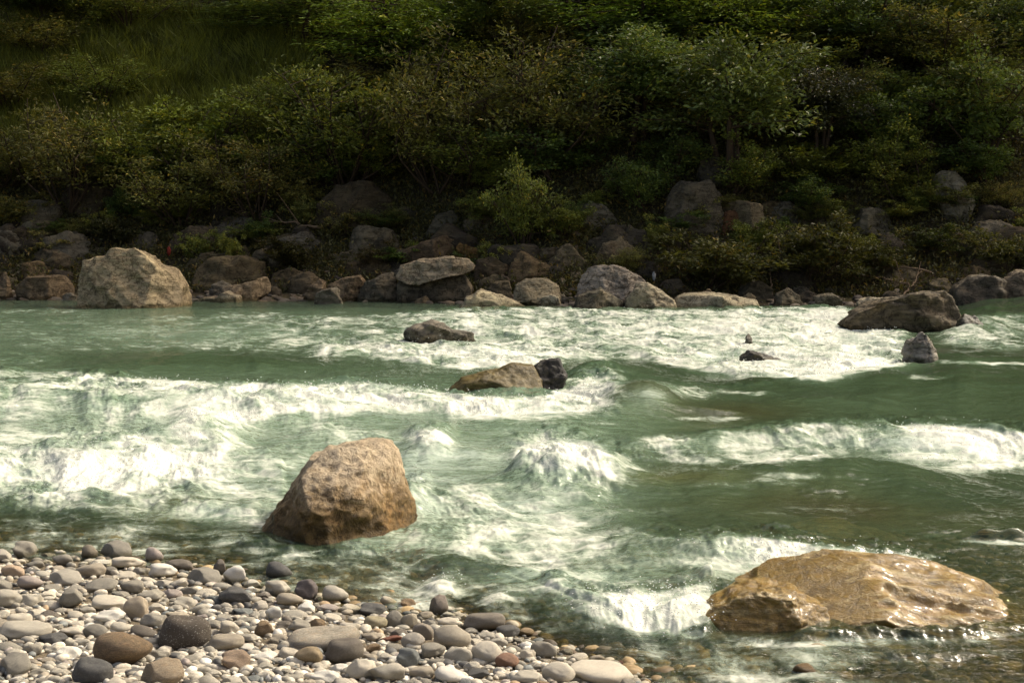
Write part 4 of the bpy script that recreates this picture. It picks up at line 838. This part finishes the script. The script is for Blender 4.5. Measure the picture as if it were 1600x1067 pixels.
LAND = [  # px, py, w, h, colour, material, kind, label, short name for relations (or None)
    (187, 1018, 106, 60, (.29, .21, .125), M_PEBV, 'round', 'broad orange brown banded cobble near the bottom left', 'the orange banded cobble'),
    (287, 995, 86, 62, (.12, .10, .075), M_SPECK, 'round', 'big dark cobble with white spots', 'the white spotted dark cobble'),
    (250, 1054, 88, 48, (.50, .40, .27), M_PEBV, 'angular', 'cream cobble with brown veins at the bottom edge', 'the cream veined cobble'),
    (143, 1054, 68, 42, cD, M_PEB, 'round', 'dark grey round cobble at the bottom edge', 'the dark round bottom cobble'),
    (20, 1042, 64, 38, cG, M_PEB, 'angular', 'flat grey block in the bottom left corner', 'the flat corner block'),
    (38, 988, 86, 26, cLG, M_PEB, 'round', 'long pale grey slab at the left edge', 'the long left slab'),
    (115, 990, 44, 16, cC, M_PEB, 'round', 'pale cigar shaped pebble between left slab and orange cobble', None),
    (214, 953, 42, 42, (.40, .33, .23), M_PEB, 'round', 'upright tan cobble with a rounded head', 'the upright tan cobble'),
    (172, 945, 72, 20, cC, M_PEB, 'round', 'long cream stone leaning on the upright tan cobble', None),
    (170, 966, 50, 20, cW, M_PEB, 'angular', 'white lens shaped stone left of the upright tan cobble', None),
    (115, 937, 46, 36, cG, M_PEB, 'angular', 'squarish grey block in the left shingle', 'the squarish grey block'),
    (45, 913, 46, 24, cP, M_PEB, 'round', 'pinkish egg shaped stone near the left edge', 'the pinkish egg stone'),
    (143, 893, 52, 26, cT, M_PEB, 'round', 'tan egg shaped stone tilted to the right', 'the tilted tan egg stone'),
    (197, 882, 56, 20, cC, M_PEB, 'round', 'cream flat oblong stone behind the tilted tan egg', None),
    (240, 871, 34, 30, cP, M_PEB, 'round', 'pinkish round stone at the water edge', 'the pinkish waterside stone'),
    (180, 862, 56, 32, cG, M_PEB, 'angular', 'grey pointed stone at the water edge', 'the grey pointed stone'),
    (138, 866, 30, 27, (.2, .17, .12), M_PEB, 'round', 'brown grey ball stone at the water edge', None),
    (36, 862, 42, 30, cG, M_PEB, 'angular', 'grey hump backed stone at the upper left water edge', 'the hump backed stone'),
    (282, 886, 48, 22, cDB, M_PEB, 'round', 'dark brown rounded stone right of the pinkish waterside stone', None),
    (253, 894, 48, 24, cW, M_PEB, 'round', 'whitish speckled oval stone below the pinkish waterside stone', None),
    (345, 890, 24, 30, cDB, M_PEB, 'angular', 'brown upright stone left of the notched white stone', None),
    (318, 903, 60, 30, cG, M_PEB, 'angular', 'grey flat faced stone left of the brown upright one', None),
    (370, 902, 46, 34, cW, M_PEB, 'angular', 'white stone with a notch at its foot', 'the notched white stone'),
    (372, 935, 62, 32, cD, M_PEB, 'angular', 'dark slate stone below the notched white stone', 'the dark slate stone'),
    (157, 918, 56, 22, cG, M_PEB, 'round', 'grey long stone above the long cream one', None),
    (208, 918, 44, 24, (.27, .245, .19), M_PEB, 'round', 'grey beige dome above the upright tan cobble', None),
    (352, 1007, 60, 26, cT, M_PEB, 'round', 'grey tan half buried stone right of the spotted dark cobble', None),
    (357, 984, 34, 24, cC, M_PEB, 'round', 'cream egg right above the half buried grey tan stone', None),
    (365, 1036, 56, 36, (.45, .34, .24), M_PEBV, 'angular', 'pinkish cream triangular stone', 'the pinkish triangular stone'),
    (434, 896, 48, 34, cD, M_PEB, 'round', 'dark wet domed stone at the waterline', 'the dark wet dome'),
    (433, 921, 42, 30, cLG, M_PEB, 'angular', 'pale grey blocky stone under the dark wet dome', None),
    (477, 926, 40, 38, (.12, .10, .09), M_PEB, 'angular', 'purplish dark grey stone at the waterline', 'the purplish stone'),
    (522, 932, 48, 32, cLG, M_PEB, 'round', 'smooth grey stone sloping right at the waterline', None),
    (450, 940, 48, 24, cT, M_PEB, 'round', 'tan rounded stone left of the purplish stone', None),
    (430, 962, 34, 26, cW, M_PEB, 'angular', 'white topped stone with a dark side', None),
    (415, 986, 36, 30, cO, M_PEBV, 'angular', 'orange rust stained stone', 'the orange rusty stone'),
    (468, 980, 36, 28, cG, M_PEB, 'angular', 'grey brown upright block right of the orange rusty stone', None),
    (496, 978, 30, 20, cO, M_PEBV, 'angular', 'small yellow orange flake right of the grey brown block', None),
    (500, 1003, 130, 32, cC, M_PEBV, 'round', 'longest cream white stone lying across the shingle', 'the longest cream stone'),
    (483, 1027, 48, 30, (.26, .20, .115), M_PEB, 'round', 'tan brown round stone left of the dark rimmed one', None),
    (537, 1021, 64, 42, cDB, M_PEB, 'round', 'dark brown round stone below the longest cream stone', 'the dark brown round stone'),
    (580, 956, 52, 22, cD, M_PEB, 'angular', 'dark flat slate near the waterline', 'the dark flat slate'),
    (586, 976, 40, 20, (.30, .26, .16), M_PEB, 'round', 'olive tan oval below the dark flat slate', None),
    (640, 972, 28, 30, (.40, .35, .25), M_PEB, 'round', 'pale upright egg stone in the centre shingle', 'the pale upright egg'),
    (616, 971, 30, 32, cG, M_PEB, 'round', 'dark grey stone left of the pale upright egg', None),
    (702, 1000, 70, 44, (.33, .29, .215), M_PEB, 'round', 'largest smooth grey beige egg shaped cobble', 'the largest beige egg'),
    (661, 990, 36, 30, (.28, .24, .18), M_PEB, 'round', 'beige stone tucked left of the largest beige egg', None),
    (635, 1032, 42, 36, cB, M_PEB, 'angular', 'blue grey block in the lower centre', 'the blue grey block'),
    (675, 1019, 44, 24, cG, M_PEB, 'round', 'grey kidney shaped stone below the largest beige egg', None),
    (608, 1053, 66, 38, cLG, M_PEB, 'angular', 'large flat grey stone at the bottom edge', 'the large flat grey stone'),
    (565, 1050, 56, 38, cC, M_PEB, 'angular', 'cream block left of the large flat grey stone', None),
    (613, 1001, 42, 12, cR, M_PEB, 'angular', 'thin maroon red flake', 'the maroon flake'),
    (645, 1004, 40, 28, (.38, .34, .27), M_PEB, 'round', 'pale grey round stone right of the maroon flake', None),
    (684, 948, 36, 36, (.2, .165, .125), M_PEB, 'angular', 'brown grey peaked stone at the waterline', 'the brown peaked stone'),
    (636, 947, 30, 20, cO, M_PEBV, 'angular', 'orange brown stone left of the brown peaked stone', None),
    (606, 943, 32, 18, cC, M_PEB, 'round', 'cream oval at the waterline above the dark flat slate', None),
    (755, 975, 72, 30, (.19, .165, .125), M_PEB, 'round', 'flat grey brown wet stone at the waterline', 'the flat wet stone'),
    (760, 1023, 52, 40, cC, M_PEB, 'round', 'cream dome right of the largest beige egg', 'the cream dome'),
    (792, 1035, 40, 26, (.25, .14, .085), M_PEB, 'round', 'reddish brown stone right of the cream dome', None),
    (716, 1027, 46, 28, cLG, M_PEB, 'round', 'grey cream curved stone left of the cream dome', None),
    (702, 1058, 60, 26, cW, M_PEB, 'round', 'white grey round stone at the bottom edge', None),
    (748, 1056, 52, 18, cD, M_PEB, 'angular', 'dark flat slate stone at the bottom edge', None),
    (872, 1054, 56, 36, cC, M_PEB, 'round', 'cream round cobble toward the right end of the shingle', 'the cream round cobble'),
    (826, 1026, 30, 20, cC, M_PEB, 'angular', 'cream chip above and left of the cream round cobble', None),
    (850, 1018, 44, 28, cG, M_PEB, 'round', 'grey flat stone above the cream round cobble', None),
    (942, 1054, 110, 34, cC, M_PEB, 'round', 'large flat cream stone at the right end of the shingle', 'the right end cream stone'),
    (932, 1034, 28, 16, cT, M_PEB, 'round', 'tan pebble above the right end cream stone', None),
    (968, 1041, 20, 14, cR, M_PEB, 'angular', 'red brown pebble right of the tan one', None),
    (822, 990, 26, 14, cO, M_PEB, 'round', 'small orange pebble at the water edge', None),
    (1278, 1020, 44, 34, (.42, .36, .24), M_PEB, 'round', 'pale round stone rising from the shallows below the wet boulder', None),
    (1258, 1050, 48, 36, (.26, .17, .08), M_WET, 'angular', 'brown wet block in the shallows below the pale round stone', None),
    (1118, 996, 42, 18, (.34, .24, .12), M_WET, 'round', 'amber wet stone left below the rounded amber rock', None),
    (1192, 1004, 26, 16, (.38, .26, .10), M_WET, 'round', 'small amber pebble below the rounded amber rock', None),
    (820, 1060, 48, 26, cLG, M_PEB, 'angular', 'grey stone left of the cream round cobble', None),
    (100, 905, 60, 26, cLG, M_PEB, 'angular', 'pale grey stone right of the pinkish egg stone', None),
    (20, 895, 40, 20, (.44, .33, .22), M_PEB, 'round', 'peach coloured flat stone at the left edge', None),
    (12, 938, 46, 30, cLG, M_PEB, 'round', 'pale grey stone at the left edge below the pinkish egg', None),
]
for px, py, w_, h_, col, mat, kd, lab, sn in LAND:
    pebble(px, py, w_, h_ * 1.08, col, mat, lab, 'stones on the shingle bank', kd, lift=0.012 if px < 1010 else 0.0)
PLM = [(l[8], l[0], l[1]) for l in LAND if l[8]]
occ = [(l[0], l[1], l[2] * .5, l[3] * .5) for l in LAND]
_pu = set(); npeb = 0; tries = 0
CW = [('cream', cC), ('grey', cG), ('pale grey', cLG), ('white', cW), ('tan', cT), ('dark', cD), ('brown', cDB), ('pinkish', cP), ('blue grey', cB), ('rusty', cO)]
def bank_top(px): return np.interp(px, [-50, 0, 150, 300, 450, 560, 700, 800, 900, 1010], [858, 864, 866, 886, 922, 950, 955, 985, 1022, 1064])
while npeb < 222 and tries < 90000:
    tries += 1
    f = tries / 60000; wpx = random.uniform(30, 52) if npeb < 120 and tries < 30000 else random.uniform(22, 36) if npeb < 215 and tries < 60000 else random.uniform(15, 24)
    hpx = wpx * random.uniform(.42, .7); px = random.uniform(-5, 990); py = random.uniform(860, 1072)
    if py < bank_top(px) + 2: continue
    tol = .76 if tries < 60000 else .70
    if any(((px - a) / (wpx * .5 + c)) ** 2 + ((py - b) / (hpx * .5 + d)) ** 2 < tol ** 2 for a, b, c, d in occ): continue
    occ.append((px, py, wpx * .5, hpx * .5)); npeb += 1
    nm, col = random.choices(CW, [26, 26, 24, 10, 9, 6, 6, 3, 5, 1])[0]; v = random.uniform(.85, 1.15); kd = random.choice(['round', 'angular', 'angular'])
    sz = 'medium' if wpx > 30 else 'small' if wpx > 19 else 'tiny'
    lab = relation(px, py, PLM, _pu, f'{sz} {nm} {"rounded" if kd == "round" else "angular"} pebble')
    pebble(px, py, wpx, hpx, tuple(c * v for c in col), M_PEBV if nm == 'rusty' else M_PEB, lab, 'smaller pebbles between the big stones', kd)
def gravel(name, n, region, smin, smax, label, wet, sub=2, seed=3):
    r_ = np.random.default_rng(seed); px = r_.uniform(region[0], region[1], n * 3); py = r_.uniform(region[2], region[3], n * 3)
    top = bank_top(px) if not wet else np.zeros_like(px); k = (py < bank_top(px) + 3) | (px > 1010) if wet else py > top - 6; px, py = px[k][:n], py[k][:n]
    x, y = ground(px, py)
    for _ in range(4): x, y = ground(px, py, terrain(x, y))
    z = terrain(x, y); n = len(x); V, F = ico(sub)
    L = smin * (smax / smin) ** (r_.uniform(0, 1, n) ** 1.6); sc = np.stack([L, L * r_.uniform(.6, .95, n), L * r_.uniform(.4, .7, n)], 1)
    B = []
    for b in range(8):
        X = V.copy()
        for q in range(5):
            nn = r_.normal(size=3); nn /= np.linalg.norm(nn); d = X @ nn; X -= np.clip(d - d.max() * r_.uniform(.6, .85), 0, None)[:, None] * nn * .8
        B.append(X)
    B = np.array(B); X = B[r_.integers(0, 8, n)] * sc[:, None, :]; a = r_.uniform(0, 6.28, n); ca, sa = np.cos(a)[:, None], np.sin(a)[:, None]
    X = np.stack([X[..., 0] * ca - X[..., 1] * sa, X[..., 0] * sa + X[..., 1] * ca, X[..., 2]], -1) + np.stack([x, y, z + sc[:, 2] * (-.1 if wet else .35)], 1)[:, None]
    pal = np.array([c for _, c in CW]); pr = np.array([22, 26, 24, 8, 9, 8, 7, 3, 6, 1], float); col = pal[r_.choice(10, n, p=pr / pr.sum())] * r_.uniform(.8, 1.2, n)[:, None]
    if wet: col = col * np.array([.95, .76, .5])
    o = link_mesh(name, X.reshape(-1, 3), (F[None] + (np.arange(n) * len(V))[:, None, None]).reshape(-1, 3), M_GRAVEL, attrs={'tint': np.repeat(col, len(V), 0)})
    tag(o, label, 'gravel', kind='stuff')
# stones filling the far waterline
_eu = set(); ELM = [('the big pale boulder', 200, 435), ('the overhanging slab', 690, 415), ('the pale wedge rock', 755, 470), ('the sunlit centre slab', 955, 440), ('the long low ledge', 1120, 470), ('the flat topped rock', 1415, 480), ('the big brown block', 360, 425), ('the brown triangular rock', 490, 452), ('the rounded grey rock', 1235, 462)]
for k in range(165):
    px = (k * 0.6180339 % 1) * 1630 - 5 if k < 95 else random.choice([random.uniform(470, 1050), random.uniform(1120, 1620), random.uniform(0, 480)]); py = random.uniform(335, 450) if k >= 95 else random.uniform(452, 474) if k % 5 < 3 else random.uniform(425, 462) if k % 5 == 3 else random.uniform(380, 440); ww = random.choice([random.uniform(14, 28), random.uniform(20, 44)]) if k < 95 else random.uniform(40, 100); hh = ww * random.uniform(.3, .7)
    if 125 < px < 285 and py > 400: continue
    n = random.randint(5, 7); A_ = sorted(random.uniform(0, math.pi) for _ in range(n))
    poly = [(px + ww * .55, py + hh * .35)] + [(px + math.cos(a) * ww * random.uniform(.42, .55), py - math.sin(a) * hh * random.uniform(.5, .75)) for a in A_] + [(px - ww * .55, py + hh * .35)]
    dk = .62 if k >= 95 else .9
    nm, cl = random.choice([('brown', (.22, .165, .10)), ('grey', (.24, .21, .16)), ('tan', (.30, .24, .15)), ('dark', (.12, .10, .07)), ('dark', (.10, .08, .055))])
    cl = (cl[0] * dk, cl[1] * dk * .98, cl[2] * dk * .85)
    X_, Y_, Z_ = hit(px, py + hh * .3)
    rock('stone', poly, Y_, cl, relation(px, py, ELM, _eu, ('small ' if ww < 30 else 'middling ' if ww < 60 else 'large ') + nm + ' bank stone'), M_SHADE, .85, 400 + k, 4, 3.2, 10, .055, 'stones filling the far waterline', .1, .1, 'stone')
gravel('gravel', 9500, (-520, 1030, 850, 1110), .012, .046, 'mixed small gravel filling the gaps between the stones of the bank', False)
gravel('submerged_gravel', 3600, (-200, 1750, 830, 1130), .02, .085, 'brown pebbles on the bed under the clear shallows', True, seed=9)

def far_shingle():
    r_ = np.random.default_rng(88); n = 2600; x = r_.uniform(-20, 22, n); t = r_.exponential(1.3, n) - .25; y = fshore(x) + t; z = terrain(x, y); V, F = ico(2)
    L = .04 * 5 ** (r_.uniform(0, 1, n) ** 2); sc = np.stack([L, L * r_.uniform(.6, 1, n), L * r_.uniform(.4, .8, n)], 1); B = []
    for b in range(8):
        X = V.copy()
        for q in range(8):
            nn = r_.normal(size=3); nn /= np.linalg.norm(nn); d = X @ nn; X -= np.clip(d - d.max() * r_.uniform(.55, .85), 0, None)[:, None] * nn * .9
        B.append(X)
    X = np.array(B)[r_.integers(0, 8, n)] * sc[:, None, :] + np.stack([x, y, z + sc[:, 2] * .3], 1)[:, None]
    col = np.array([(.15, .11, .065), (.12, .10, .07), (.08, .062, .04), (.19, .15, .095)])[r_.integers(0, 4, n)] * r_.uniform(.7, 1.2, n)[:, None]
    o = link_mesh('far_shingle', X.reshape(-1, 3), (F[None] + (np.arange(n) * len(V))[:, None, None]).reshape(-1, 3), M_GRAVEL, smooth=False, attrs={'tint': np.repeat(col, len(V), 0)})
    tag(o, 'small broken stones covering the foot of the far bank', 'shingle', kind='stuff')
far_shingle()
